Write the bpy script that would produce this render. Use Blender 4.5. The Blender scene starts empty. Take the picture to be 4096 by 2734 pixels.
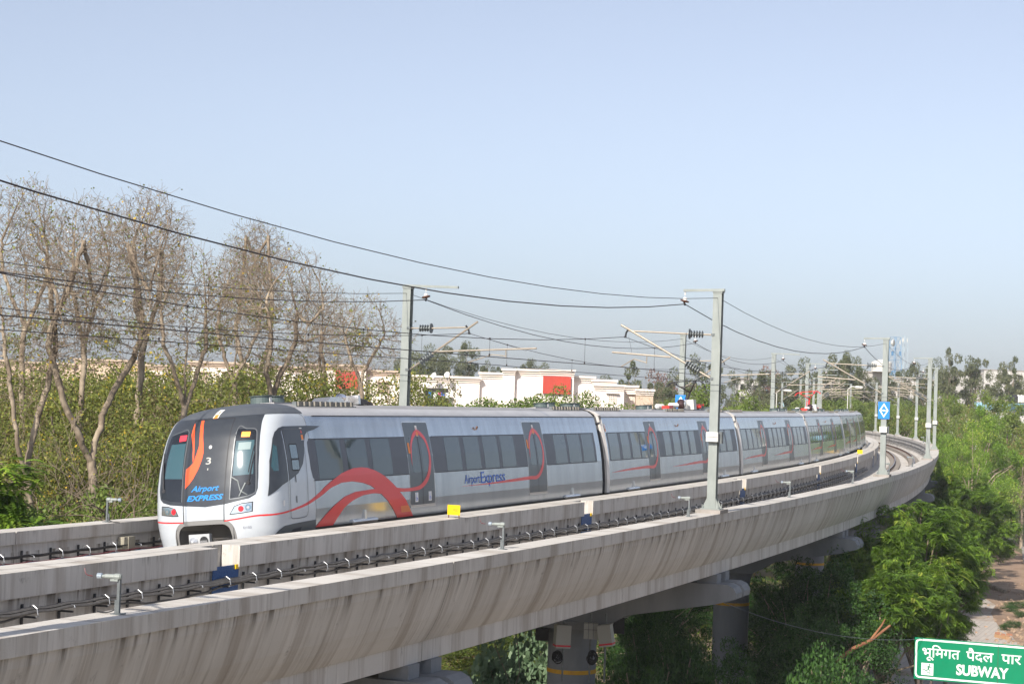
import bpy, math, random
import numpy as np
from mathutils import Vector, Matrix, geometry
random.seed(7); RNG=np.random.default_rng(11)
scene=bpy.context.scene; COL=scene.collection; PI=math.pi; R_=math.radians
# ---------------------------------------------------------------- camera
YAW,PITCH,ROLL=0.36600968819388013,0.027106103517224776,0.03470998515111757
CAMP=np.array([-36.30892353187146,-21.048786029636624,4.165323401674823])
def cam_axes():
    fw=np.array([math.cos(YAW)*math.cos(PITCH),math.sin(YAW)*math.cos(PITCH),math.sin(PITCH)])
    ri=np.array([math.sin(YAW),-math.cos(YAW),0.]); up=np.cross(ri,fw)
    return fw,ri*math.cos(ROLL)+up*math.sin(ROLL),-ri*math.sin(ROLL)+up*math.cos(ROLL)
FW,RI,UP=cam_axes()
cd=bpy.data.cameras.new('camera'); cam=bpy.data.objects.new('camera',cd); COL.objects.link(cam)
cd.sensor_width=36; cd.lens=7800/4096*36; cd.clip_end=9000; cd.clip_start=.5
M=Matrix([[RI[i],UP[i],-FW[i],CAMP[i]] for i in range(3)]+[[0,0,0,1]]); cam.matrix_world=M
scene.camera=cam
def at(u,v,depth):      # point seen at photo pixel (u,v) of 4096x2734, at a given distance: used only to place things at their real spot
    return CAMP+(FW+RI*(u-2048)/7800+UP*(1367-v)/7800)*depth
def ground_at(u,v,z):
    d=FW+RI*(u-2048)/7800+UP*(1367-v)/7800; return CAMP+d*(z-CAMP[2])/d[2]
# ---------------------------------------------------------------- light
SUN_AZ,SUN_EL=R_(176.),R_(36.)
w=bpy.data.worlds.new('World'); scene.world=w; w.use_nodes=True; nt=w.node_tree
bg=nt.nodes['Background']; sky=nt.nodes.new('ShaderNodeTexSky'); sky.sky_type='NISHITA'; sky.sun_disc=False
sky.sun_elevation=SUN_EL; sky.sun_rotation=math.atan2(math.cos(SUN_AZ),math.sin(SUN_AZ))
sky.air_density=.85; sky.dust_density=2.0; sky.ozone_density=7; sky.altitude=200
hs=nt.nodes.new('ShaderNodeHueSaturation'); hs.inputs['Saturation'].default_value=0.52; nt.links.new(sky.outputs[0],hs.inputs['Color']); nt.links.new(hs.outputs[0],bg.inputs[0]); bg.inputs[1].default_value=0.118
sl=bpy.data.lights.new('sun','SUN'); sl.energy=4.5; sl.angle=R_(.53); sl.color=(1,.93,.82)
sun=bpy.data.objects.new('sun',sl); COL.objects.link(sun)
sdv=Vector((math.cos(SUN_AZ)*math.cos(SUN_EL),math.sin(SUN_AZ)*math.cos(SUN_EL),math.sin(SUN_EL)))
sun.rotation_euler=sdv.to_track_quat('Z','Y').to_euler(); sun.location=(0,0,80)
scene.view_settings.view_transform='Standard'; scene.view_settings.look='None'; scene.view_settings.exposure=0.42; scene.view_settings.gamma=1
scene.cycles.volume_bounces=0; scene.cycles.max_bounces=7; scene.cycles.transparent_max_bounces=8
scene.cycles.volume_max_steps=64
# ---------------------------------------------------------------- track line
KN=[-60,0,40,80,120,160,200,260,320]
KV=[0.000334828,0.000990012,0.001542477,0.001433630,0.001275687,0.001369873,0.001545828,0.001726350,0.001906872]
SS=np.arange(-80,420,.5); _k=np.interp(SS,KN,KV)
_t=np.concatenate([[0],np.cumsum((_k[1:]+_k[:-1])/2*.5)]); _i0=int(np.argmin(abs(SS))); _t-=_t[_i0]; _m=(_t[1:]+_t[:-1])/2
_X=np.concatenate([[0],np.cumsum(np.cos(_m)*.5)]); _Y=np.concatenate([[0],np.cumsum(np.sin(_m)*.5)]); _X-=_X[_i0]; _Y-=_Y[_i0]
def hd(s): return float(np.interp(s,SS,_t))
def PT(s,d=0.,z=0.):
    t=hd(s); return np.array([float(np.interp(s,SS,_X))-d*math.sin(t),float(np.interp(s,SS,_Y))+d*math.cos(t),z])
CANT=-0.1124693; TOP=1.03; GZ=-9.0; SPAN=22.4
JOINTS=[-2.65+SPAN*i for i in range(-3,15)]
# ---------------------------------------------------------------- materials
MATS={}
def mat(name,c,rough=.6,metal=0.,c2=None,scale=3.,stretch=(1,1,1),bump=0.,coord='Object',spec=None,contrast=(.35,.65),detail=5,coat=0,emis=0,bscale=None):
    m=bpy.data.materials.new(name); m.use_nodes=True; n=m.node_tree; b=n.nodes['Principled BSDF']
    b.inputs['Base Color'].default_value=(*c,1); b.inputs['Roughness'].default_value=rough; b.inputs['Metallic'].default_value=metal
    if spec is not None: b.inputs['Specular IOR Level'].default_value=spec
    if coat: b.inputs['Coat Weight'].default_value=coat; b.inputs['Coat Roughness'].default_value=.08
    if emis: b.inputs['Emission Color'].default_value=(*c,1); b.inputs['Emission Strength'].default_value=emis
    if c2 is not None or bump:
        tc=n.nodes.new('ShaderNodeTexCoord'); mp=n.nodes.new('ShaderNodeMapping'); mp.inputs['Scale'].default_value=stretch
        n.links.new(tc.outputs[coord],mp.inputs[0])
        nz=n.nodes.new('ShaderNodeTexNoise'); nz.inputs['Scale'].default_value=scale; nz.inputs['Detail'].default_value=detail; nz.inputs['Roughness'].default_value=.62
        n.links.new(mp.outputs[0],nz.inputs[0])
        if c2 is not None:
            r=n.nodes.new('ShaderNodeValToRGB'); r.color_ramp.elements[0].position=contrast[0]; r.color_ramp.elements[1].position=contrast[1]
            r.color_ramp.elements[0].color=(*c,1); r.color_ramp.elements[1].color=(*c2,1)
            n.links.new(nz.outputs[0],r.inputs[0]); n.links.new(r.outputs[0],b.inputs['Base Color'])
        if bump:
            bp=n.nodes.new('ShaderNodeBump'); bp.inputs['Strength'].default_value=bump; bp.inputs['Distance'].default_value=.02
            if bscale:
                nz2=n.nodes.new('ShaderNodeTexNoise'); nz2.inputs['Scale'].default_value=bscale; nz2.inputs['Detail'].default_value=4; n.links.new(mp.outputs[0],nz2.inputs[0]); n.links.new(nz2.outputs[0],bp.inputs['Height'])
            else: n.links.new(nz.outputs[0],bp.inputs['Height'])
            n.links.new(bp.outputs[0],b.inputs['Normal'])
    MATS[name]=m; return m
def streaked(name,light,mid,dark,sf=2.2,amt=1.0,zf=.765):
    """weathered concrete: rain streaks run down the section (uv.y), differ along it (uv.x)"""
    m=bpy.data.materials.new(name); m.use_nodes=True; n=m.node_tree; L=n.links; b=n.nodes['Principled BSDF']; b.inputs['Roughness'].default_value=.86; b.inputs['Specular IOR Level'].default_value=.25
    tc=n.nodes.new('ShaderNodeTexCoord')
    def noise(sx,sy,sc,det,rg=.6,off=0):
        mp=n.nodes.new('ShaderNodeMapping'); mp.inputs['Scale'].default_value=(sx,sy,1); mp.inputs['Location'].default_value=(off,off,0); L.new(tc.outputs['UV'],mp.inputs[0])
        z=n.nodes.new('ShaderNodeTexNoise'); z.inputs['Scale'].default_value=sc; z.inputs['Detail'].default_value=det; z.inputs['Roughness'].default_value=rg; L.new(mp.outputs[0],z.inputs[0]); return z.outputs[0]
    def ramp(src,p0,p1,a=0,bb=1):
        r=n.nodes.new('ShaderNodeMapRange'); r.inputs[1].default_value=p0; r.inputs[2].default_value=p1; r.inputs[3].default_value=a; r.inputs[4].default_value=bb; L.new(src,r.inputs[0]); return r.outputs[0]
    def mix(f,a,c,mode='MIX'):
        x=n.nodes.new('ShaderNodeMix'); x.data_type='RGBA'; x.blend_type=mode
        if isinstance(f,float): x.inputs[0].default_value=f
        else: L.new(f,x.inputs[0])
        for i,v in ((6,a),(7,c)):
            if isinstance(v,tuple): x.inputs[i].default_value=(*v,1)
            else: L.new(v,x.inputs[i])
        return x.outputs[2]
    blot=noise(.25,.5,1.,3,.5); base=mix(ramp(blot,.35,.65),mid,light)
    wide=noise(.85*sf,.12,1.,4,.62,3.1); base=mix(ramp(wide,.50,.64,0,.85*amt),base,dark)
    wide2=noise(.5*sf,.1,1.,4,.6,13.1); base=mix(ramp(wide2,.54,.66,0,.5*amt),base,tuple(min(1,x*1.15) for x in light))
    fine=noise(4.5*sf,.5,1.,4,.7,7.7); base=mix(ramp(fine,.54,.72,0,.55*amt),base,tuple(x*.72 for x in dark))
    fine2=noise(5*sf,.45,1.,3,.7,1.3); base=mix(ramp(fine2,.56,.74,0,.5*amt),base,tuple(min(1,x*1.22) for x in light))
    sp=noise(2.6,2.0,1.,7,.8,5.); base=mix(ramp(sp,.60,.70,0,.6),base,tuple(x*.45 for x in dark))
    sz=n.nodes.new('ShaderNodeSeparateXYZ'); L.new(tc.outputs['Object'],sz.inputs[0])
    m1=ramp(sz.outputs[2],zf-.6,zf-.02,0,1); m2=ramp(sz.outputs[2],zf-.003,zf+.003,1,0); st=ramp(noise(3.1,.10,1.,4,.7,21.),.50,.60)
    def mul(a,c):
        x=n.nodes.new('ShaderNodeMath'); x.operation='MULTIPLY'; L.new(a,x.inputs[0]); L.new(c,x.inputs[1]); return x.outputs[0]
    base=mix(mul(mul(mul(m1,m1),m2),st),base,tuple(x*.55 for x in dark))
    m3=ramp(sz.outputs[2],.86,1.02,0,1); m4=ramp(sz.outputs[2],1.026,1.029,1,0); st2=ramp(noise(4.3,.2,1.,4,.7,33.),.55,.66,0,.75)
    base=mix(mul(mul(m3,m4),st2),base,tuple(x*.6 for x in dark))
    L.new(base,b.inputs['Base Color'])
    g=noise(1,1,30.,4,.7); bp=n.nodes.new('ShaderNodeBump'); bp.inputs['Strength'].default_value=.35; bp.inputs['Distance'].default_value=.02; L.new(g,bp.inputs['Height']); L.new(bp.outputs[0],b.inputs['Normal'])
    MATS[name]=m; return m
def leafmat(name,cols,trans=.35,rough=.55):
    m=bpy.data.materials.new(name); m.use_nodes=True; n=m.node_tree; L=n.links; b=n.nodes['Principled BSDF']; b.inputs['Roughness'].default_value=rough; b.inputs['Specular IOR Level'].default_value=.3
    a=n.nodes.new('ShaderNodeAttribute'); a.attribute_name='rnd'; r=n.nodes.new('ShaderNodeValToRGB'); cr=r.color_ramp
    for i,(p,c) in enumerate(cols):
        e=cr.elements[i] if i<2 else cr.elements.new(p)
        e.position=p; e.color=(*c,1)
    L.new(a.outputs['Fac'],r.inputs[0]); L.new(r.outputs[0],b.inputs['Base Color'])
    t=n.nodes.new('ShaderNodeBsdfTranslucent'); L.new(r.outputs[0],t.inputs[0]); mx=n.nodes.new('ShaderNodeMixShader'); mx.inputs[0].default_value=trans
    L.new(b.outputs[0],mx.inputs[1]); L.new(t.outputs[0],mx.inputs[2]); L.new(mx.outputs[0],n.nodes['Material Output'].inputs[0]); MATS[name]=m; return m
CONC=streaked('viaduct concrete',(.61,.58,.54),(.53,.50,.46),(.37,.325,.28),amt=.95)
CONCA=streaked('inner wall concrete',(.61,.58,.54),(.53,.50,.46),(.37,.325,.28),amt=.95,zf=.603)
PIERM=mat('pier paint',(.18,.19,.205),.8,c2=(.23,.24,.255),scale=1.2,stretch=(1,1,.3),bump=.1)
BAND=mat('yellow band',(.72,.40,.02),.7,c2=(.55,.28,.03),scale=6,contrast=(.3,.75))
DECK=mat('deck concrete',(.33,.29,.25),.9,c2=(.22,.19,.165),scale=2.5,bump=.2)
RAILM=mat('rail steel',(.16,.085,.05),.6,.6,c2=(.25,.15,.10),scale=8)
RAILT=mat('rail head',(.45,.40,.37),.3,.9)
GALV=mat('galvanised steel',(.24,.265,.25),.55,.1,c2=(.31,.335,.32),scale=2.5,stretch=(1,1,.5),bump=.03)
GALVD=mat('dull zinc steel',(.13,.145,.15),.5,.4,c2=(.19,.205,.21),scale=9)
TUBEM=mat('bracket tube',(.38,.335,.275),.5,.3,c2=(.30,.255,.205),scale=7)
BROWN=mat('brown porcelain',(.10,.045,.03),.2)
WIREM=mat('copper wire',(.055,.045,.045),.45,.6)
WIREC=mat('contact wire',(.05,.04,.04),.45,.5)
BLACK=mat('black rubber',(.018,.018,.02),.55)
CABLE=mat('black cable',(.10,.092,.085),.6,c2=(.15,.14,.13),scale=12)
BRK=mat('dark bracket steel',(.035,.037,.042),.6,.3)
CLAMP=mat('clamp steel',(.42,.43,.45),.4,.7)
WHITEP=mat('white plastic box',(.66,.65,.61),.5,c2=(.58,.57,.53),scale=5)
SIGNB=mat('blue sign face',(.012,.22,.72),.4); SIGNW=mat('white marking',(.82,.83,.84),.45)
SIGNY=mat('yellow board',(.90,.56,.0),.45); SIGNO=mat('orange figures',(.80,.30,.01),.5); BRKT=mat('rusty leg',(.16,.08,.05),.7,.3)
BLUEP=mat('blue checker plate',(.015,.075,.24),.45,.2,c2=(.03,.12,.34),scale=25,bump=.5)
BLUEC=mat('blue cable sheath',(.02,.11,.24),.5); REDC=mat('red cable sheath',(.16,.03,.035),.5)
SILVER=mat('silver body paint',(.38,.42,.465),.21,.7,c2=(.49,.535,.58),scale=2.4,stretch=(1.3,1,.16),coat=.25,bump=.05,bscale=1.1)
SILVERW=mat('white cab paint',(.58,.615,.655),.28,.1,coat=.4,c2=(.54,.575,.615),scale=2)
ROOFM=mat('roof grey',(.29,.285,.29),.55,.1,c2=(.36,.35,.35),scale=2.2,stretch=(.4,1,1))
ROOFS=mat('roof shoulder',(.62,.61,.61),.4,.2,c2=(.52,.51,.51),scale=3,stretch=(.3,1,1))
DARKM=mat('dark grey mask paint',(.034,.039,.049),.35,.0,coat=.15,c2=(.042,.048,.058),scale=5)
DOORM=mat('train door paint',(.075,.09,.105),.35,.1,coat=.2)
BANDM=mat('window surround',(.075,.08,.10),.4,.1)
GLASS=mat('tinted train glass',(.06,.085,.095),.03,.0,spec=.5,bump=.10,scale=.9,detail=2)
GLASSC=mat('cab glass',(.03,.085,.10),.03,.0,spec=1.0,coat=1)
SEAM=mat('seam rubber',(.03,.03,.035),.6)
REDP=mat('red livery film',(.78,.028,.030),.32,.05,coat=.15); ORG=mat('orange livery film',(.90,.115,.035),.4)
BLUET=mat('blue lettering',(.02,.26,.72),.4); BLUED=mat('royal blue lettering',(.025,.13,.58),.4)
GREYT=mat('grey figures',(.45,.45,.42),.6); UNDER=mat('underframe',(.03,.03,.032),.7,c2=(.05,.045,.04),scale=4)
BELLOW=mat('gangway bellows',(.06,.063,.07),.7)
CABR=mat('dusty cab roof',(.075,.085,.10),.5,c2=(.10,.108,.12),scale=3); LIPM=mat('coach end white',(.74,.70,.66),.45,c2=(.66,.62,.58),scale=3)
FANM=mat('fan cowl green grey',(.085,.115,.115),.5); LOUV=mat('louvre beige',(.30,.275,.235),.7,c2=(.20,.185,.16),scale=9)
REDM=mat('red frame paint',(.70,.03,.02),.45); CERW=mat('white insulator',(.72,.70,.68),.35)
STEELB=mat('bright steel',(.66,.65,.64),.25,.85); LAMPR=mat('tail lamp red',(.80,.02,.03),.25,emis=.25); LAMPC=mat('lamp reflector',(.55,.60,.62),.12,.9)
AMBER=mat('amber display',(.95,.34,.04),.4,emis=.6); REDD=mat('red display',(.85,.04,.06),.4,emis=.5)
STK=mat('white sticker',(.82,.80,.78),.5); STKO=mat('orange sticker',(.85,.26,.05),.5)
CREAM=mat('cream wall paint',(.83,.735,.665),.85,c2=(.78,.67,.59),scale=.5,stretch=(1,1,.4),contrast=(.3,.8)); CREAM2=mat('peach wall paint',(.60,.46,.35),.85,c2=(.50,.39,.30),scale=.6)
REDW=mat('brick red paint',(.50,.062,.040),.85,c2=(.42,.055,.04),scale=.7); WIND=mat('dark window',(.035,.03,.03),.3); TAN=mat('tan cornice shade',(.60,.47,.37),.85)
GROUND=mat('dusty ground',(.235,.175,.12),.95,c2=(.13,.12,.06),scale=.07,coord='Object',bump=.15,detail=8,contrast=(.42,.60))
DIRT=mat('bare earth',(.34,.235,.165),.95,c2=(.25,.165,.11),scale=.6,bump=.3,detail=8)
ROADM=mat('asphalt',(.085,.083,.08),.9,c2=(.11,.105,.10),scale=1.5,bump=.1)
CONC2=mat('kerb concrete',(.34,.31,.285),.9,c2=(.26,.235,.21),scale=1.5,bump=.15)
BARK=mat('pale bark',(.40,.325,.24),.9,c2=(.19,.145,.105),scale=3.,stretch=(1,1,.35),bump=.5,contrast=(.35,.6)); TWIG=mat('twig bark',(.25,.195,.145),.9); BARKO=mat('split orange wood',(.33,.15,.07),.85,c2=(.22,.09,.05),scale=3)
GREENS=mat('green sign sheeting',(.0,.215,.10),.35,c2=(.0,.235,.11),scale=2); STEELG=mat('post steel',(.12,.09,.08),.6,.4)
WALLG=mat('grey render wall',(.30,.29,.28),.9,c2=(.22,.21,.20),scale=1.,bump=.1); BLUEW=mat('sky blue paint',(.30,.52,.68),.8); TOWB=mat('tower blue',(.08,.22,.40),.6); TOWG=mat('tower grey',(.34,.42,.48),.6)
BOXG=mat('cabinet grey',(.33,.33,.31),.5); REDS=mat('red stripe',(.55,.01,.03),.5); BLKC=mat('coil black',(.012,.012,.014),.6); TANKB=mat('black tank',(.03,.03,.035),.5)
PIGM=mat('pigeon grey',(.12,.13,.16),.7); BRICK=mat('brick',(.42,.20,.12),.9)
def paver_mat():
    m=mat('paving blocks',(.50,.45,.41),.9); n=m.node_tree; L=n.links; b=n.nodes['Principled BSDF']
    tc=n.nodes.new('ShaderNodeTexCoord'); br=n.nodes.new('ShaderNodeTexBrick'); br.inputs['Scale'].default_value=1.0; br.inputs['Brick Width'].default_value=.6; br.inputs['Row Height'].default_value=.3; br.inputs['Mortar Size'].default_value=.02
    br.inputs['Color1'].default_value=(.50,.45,.405,1); br.inputs['Color2'].default_value=(.44,.395,.36,1); br.inputs['Mortar'].default_value=(.36,.325,.295,1)
    L.new(tc.outputs['Object'],br.inputs[0]); nz=n.nodes.new('ShaderNodeTexNoise'); nz.inputs['Scale'].default_value=.25; nz.inputs['Detail'].default_value=6; L.new(tc.outputs['Object'],nz.inputs[0])
    r=n.nodes.new('ShaderNodeValToRGB'); r.color_ramp.elements[0].position=.5; r.color_ramp.elements[1].position=.68; L.new(nz.outputs[0],r.inputs[0])
    x=n.nodes.new('ShaderNodeMix'); x.data_type='RGBA'; L.new(r.outputs[0],x.inputs[0]); L.new(br.outputs[0],x.inputs[6]); x.inputs[7].default_value=(.33,.24,.175,1); L.new(x.outputs[2],b.inputs['Base Color']); return m
PAVE=paver_mat()
# ---------------------------------------------------------------- mesh helpers
def tag(o,label=None,cat=None,group=None,kind=None):
    if label: o['label']=label
    if cat: o['category']=cat
    if group: o['group']=group
    if kind: o['kind']=kind
    return o
def empty(name,loc=(0,0,0),rz=0,**k):
    o=bpy.data.objects.new(name,None); o.empty_display_size=.2; COL.objects.link(o); o.location=tuple(float(x) for x in loc); o.rotation_euler=(0,0,rz); return tag(o,**k)
class MB:
    def __init__(s): s.v=[]; s.f=[]; s.uv={}; s.mi=[]; s.cm=0
    def add(s,vs,fs,uvs=None):
        o=len(s.v); s.v+= [tuple(map(float,p)) for p in vs]
        for i,f in enumerate(fs):
            s.f.append([o+j for j in f]); s.mi.append(s.cm)
            if uvs is not None: s.uv[len(s.f)-1]=uvs[i]
        return s
    def box(s,c,sz,M=None):
        x,y,z=[q/2 for q in sz]; vs=[Vector((a*x,b*y,d*z)) for a in(-1,1) for b in(-1,1) for d in(-1,1)]
        if M is not None: vs=[M@q for q in vs]
        vs=[(q[0]+c[0],q[1]+c[1],q[2]+c[2]) for q in vs]
        return s.add(vs,[(0,1,3,2),(4,6,7,5),(0,4,5,1),(2,3,7,6),(0,2,6,4),(1,5,7,3)])
    def tube(s,pts,r,n=6,caps=True):
        pts=[Vector(p) for p in pts]; rs=r if isinstance(r,(list,tuple)) else [r]*len(pts); N=len(pts); up=Vector((0,0,1)); vs=[]
        for i,p in enumerate(pts):
            d=(pts[min(i+1,N-1)]-pts[max(i-1,0)]); d=d.normalized() if d.length>1e-9 else Vector((1,0,0))
            a=d.cross(up)
            if a.length<1e-3: a=d.cross(Vector((1,0,0)))
            a.normalize(); b=d.cross(a)
            for k in range(n):
                t=2*PI*k/n; vs.append(p+(a*math.cos(t)+b*math.sin(t))*rs[i])
        fs=[(i*n+k,i*n+(k+1)%n,(i+1)*n+(k+1)%n,(i+1)*n+k) for i in range(N-1) for k in range(n)]
        if caps: fs+=[tuple(range(n))[::-1],tuple((N-1)*n+k for k in range(n))]
        return s.add(vs,fs)
    def bar(s,a,b,w,h):    # rectangular bar a->b
        a=Vector(a);b=Vector(b);d=(b-a);L=d.length;d.normalize();up=Vector((0,0,1)); x=d.cross(up)
        if x.length<1e-3: x=Vector((0,1,0))
        x.normalize(); y=x.cross(d); vs=[]
        for p in(a,b):
            for i,j in((-1,-1),(1,-1),(1,1),(-1,1)): vs.append(p+x*i*w/2+y*j*h/2)
        return s.add(vs,[(0,3,2,1),(4,5,6,7),(0,1,5,4),(1,2,6,5),(2,3,7,6),(3,0,4,7)])
    def lathe(s,prof,axis_p,axis_d,n=14):   # prof [(t,r)] along axis
        p=Vector(axis_p); d=Vector(axis_d).normalized(); a=d.cross(Vector((0,0,1)))
        if a.length<1e-3: a=Vector((1,0,0))
        a.normalize(); b=d.cross(a); vs=[]
        for t,r in prof:
            for k in range(n): q=2*PI*k/n; vs.append(p+d*t+(a*math.cos(q)+b*math.sin(q))*max(r,1e-4))
        N=len(prof); fs=[(i*n+k,i*n+(k+1)%n,(i+1)*n+(k+1)%n,(i+1)*n+k) for i in range(N-1) for k in range(n)]
        fs+=[tuple(range(n))[::-1],tuple((N-1)*n+k for k in range(n))]
        return s.add(vs,fs)
    def build(s,name,m,parent=None,smooth=False,loc=None,rz=0):
        me=bpy.data.meshes.new(name); me.from_pydata(s.v,[],s.f)
        for q in (m if isinstance(m,(list,tuple)) else [m]): me.materials.append(q)
        if isinstance(m,(list,tuple)): me.polygons.foreach_set('material_index',s.mi)
        if s.uv:
            ul=me.uv_layers.new(name='uv'); 
            for pi,us in s.uv.items():
                for k,li in enumerate(me.polygons[pi].loop_indices): ul.data[li].uv=us[k]
        if smooth: me.polygons.foreach_set('use_smooth',[True]*len(me.polygons))
        o=bpy.data.objects.new(name,me); COL.objects.link(o)
        if parent is not None: o.parent=parent
        if loc is not None: o.location=tuple(float(x) for x in loc); o.rotation_euler=(0,0,rz)
        return o
def npmesh(name,V,F,m,parent=None,rnd=None,smooth=False):
    me=bpy.data.meshes.new(name); V=np.asarray(V,np.float32); F=np.asarray(F,np.int32); nf,k=F.shape
    me.vertices.add(len(V)); me.vertices.foreach_set('co',V.ravel()); me.loops.add(nf*k); me.loops.foreach_set('vertex_index',F.ravel())
    me.polygons.add(nf); me.polygons.foreach_set('loop_start',np.arange(0,nf*k,k,dtype=np.int32))
    if rnd is not None: a=me.attributes.new('rnd','FLOAT','FACE'); a.data.foreach_set('value',np.asarray(rnd,np.float32))
    me.materials.append(m); me.update(calc_edges=True)
    if smooth: me.polygons.foreach_set('use_smooth',np.ones(nf,bool))
    o=bpy.data.objects.new(name,me); COL.objects.link(o)
    if parent is not None: o.parent=parent
    return o
def copy_tree(o,parent=None):
    c=o.copy(); COL.objects.link(c); c.parent=parent
    for ch in list(o.children): copy_tree(ch,c)
    return c
def sweep(mb,prof,s0,s1,step=2.3,closed=True,caps=True):
    n=max(2,int(math.ceil((s1-s0)/step))+1); ss=np.linspace(s0,s1,n); k=len(prof); vs=[]
    for s in ss: vs+= [PT(s,d,z) for d,z in prof]
    cl=[0]
    for i in range(k): a=prof[i];b=prof[(i+1)%k]; cl.append(cl[-1]+math.hypot(a[0]-b[0],a[1]-b[1]))
    fs=[];uv=[]
    for i in range(n-1):
        for j in range(k if closed else k-1):
            j2=(j+1)%k; fs.append((i*k+j,(i+1)*k+j,(i+1)*k+j2,i*k+j2)); u0,u1=ss[i],ss[i+1]; uv.append([(u0,cl[j]),(u1,cl[j]),(u1,cl[j+1]),(u0,cl[j+1])])
    if caps and closed:
        fs.append(tuple(range(k))); uv.append([(p[0],p[1]) for p in prof]); fs.append(tuple((n-1)*k+q for q in range(k))[::-1]); uv.append([(p[0],p[1]) for p in prof][::-1])
    mb.add(vs,fs,uv); return mb
_tx={}
def text2d(txt,size=1.,bold=0.,shear=0.):
    """2-D mesh (verts, faces) of a text in the built-in face"""
    c=bpy.data.curves.new('lettering','FONT'); c.body=txt; c.size=size; c.offset=bold; c.shear=shear; c.resolution_u=3; c.fill_mode='FRONT'
    o=bpy.data.objects.new('lettering',c); me=o.to_mesh(); V=[(v.co.x,v.co.y) for v in me.vertices]; F=[tuple(p.vertices) for p in me.polygons]
    o.to_mesh_clear(); bpy.data.objects.remove(o); bpy.data.curves.remove(c); return V,F
def cdt(poly,step,holes=()):
    """triangulate a 2-D polygon with inner grid points so it can follow a curved surface"""
    def dens(pl):
        out=[]
        for i in range(len(pl)):
            a=pl[i];b=pl[(i+1)%len(pl)]; m=max(1,int(math.hypot(b[0]-a[0],b[1]-a[1])/step)); out+=[(a[0]+(b[0]-a[0])*t/m,a[1]+(b[1]-a[1])*t/m) for t in range(m)]
        return out
    P=dens(poly); n=len(P); E=[(i,(i+1)%n) for i in range(n)]
    xs=[p[0] for p in P]; ys=[p[1] for p in P]
    for gx in np.arange(min(xs)+step/2,max(xs),step):
        for gy in np.arange(min(ys)+step/2,max(ys),step): P.append((gx,gy))
    V,_,F,_,_,_=geometry.delaunay_2d_cdt([Vector(p) for p in P],E,[list(range(n))],1,1e-5)
    return [(v.x,v.y) for v in V],[tuple(f) for f in F]
def smooth_path(pts,k=6,closed=False):
    """Catmull-Rom through 2-D/3-D points"""
    P=[np.array(p,float) for p in pts]; out=[]; n=len(P)
    rng=range(n) if closed else range(n-1)
    for i in rng:
        p0=P[(i-1)%n] if closed else P[max(i-1,0)]; p1=P[i]; p2=P[(i+1)%n]; p3=P[(i+2)%n] if closed else P[min(i+2,n-1)]
        for j in range(k):
            t=j/k; out.append(tuple(.5*((2*p1)+(-p0+p2)*t+(2*p0-5*p1+4*p2-p3)*t*t+(-p0+3*p1-3*p2+p3)*t**3)))
    if not closed: out.append(tuple(P[-1]))
    return out
# ================================================================ SETTING: ground, road, pavement
def sheet(name,pts,z,m,kind='structure',thick=0):
    V=[(x,y,z) for x,y in pts]; mb=MB(); mb.add(V,[tuple(range(len(V)))]); return tag(mb.build(name,m),kind=kind)
sheet('ground',[(-1590,-1590),(1590,-1590),(1590,1590),(-1590,1590)],GZ,GROUND)
def Lx(x): return -1.9+.121*(x-76)
xs=[40,60,80,100,130,160,200,240]
sheet('pavement',[(x,Lx(x)) for x in xs]+[(x,Lx(x)-7.5) for x in xs[::-1]],GZ+.012,PAVE)
# dirt patches lying on the paving, wavy outline
def blob(cx,cy,rx,ry,rot,n=26,amp=.25,seed=0):
    r=random.Random(seed); ph=[r.uniform(0,6.3) for _ in range(4)]; out=[]
    for i in range(n):
        a=2*PI*i/n; k=1+amp*(math.sin(2*a+ph[0])*.4+math.sin(3*a+ph[1])*.35+math.sin(5*a+ph[2])*.25+math.sin(9*a+ph[3])*.15)
        x,y=rx*k*math.cos(a),ry*k*math.sin(a); out.append((cx+x*math.cos(rot)-y*math.sin(rot),cy+x*math.sin(rot)+y*math.cos(rot)))
    return out
sheet('dirt_patch',blob(128,-1.5,26,3.6,.12,seed=3),GZ+.02,DIRT)
sheet('dirt_patch',blob(97,-7.2,17,2.1,.1,seed=5),GZ+.024,DIRT)
sheet('dirt_patch',blob(182,7,18,3.,.12,seed=8),GZ+.02,DIRT)
sheet('road',[(x,Lx(x)-8.6) for x in (20,60,120,260,500)]+[(x,Lx(x)-30) for x in (500,260,120,60,20)],GZ+.008,ROADM)
mb=MB(); 
for i in range(60): x=30+i*4; mb.bar((x,Lx(x)-8.2,GZ+.09),(x+3.97,Lx(x+3.97)-8.2,GZ+.09),.3,.2)
tag(mb.build('kerb',CONC2),kind='structure')
mb=MB(); mb.bar((58,Lx(58)+.1,GZ+.1),(92,Lx(92)+.1,GZ+.1),1.1,.22); tag(mb.build('kerb',CONC2),kind='structure')
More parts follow.
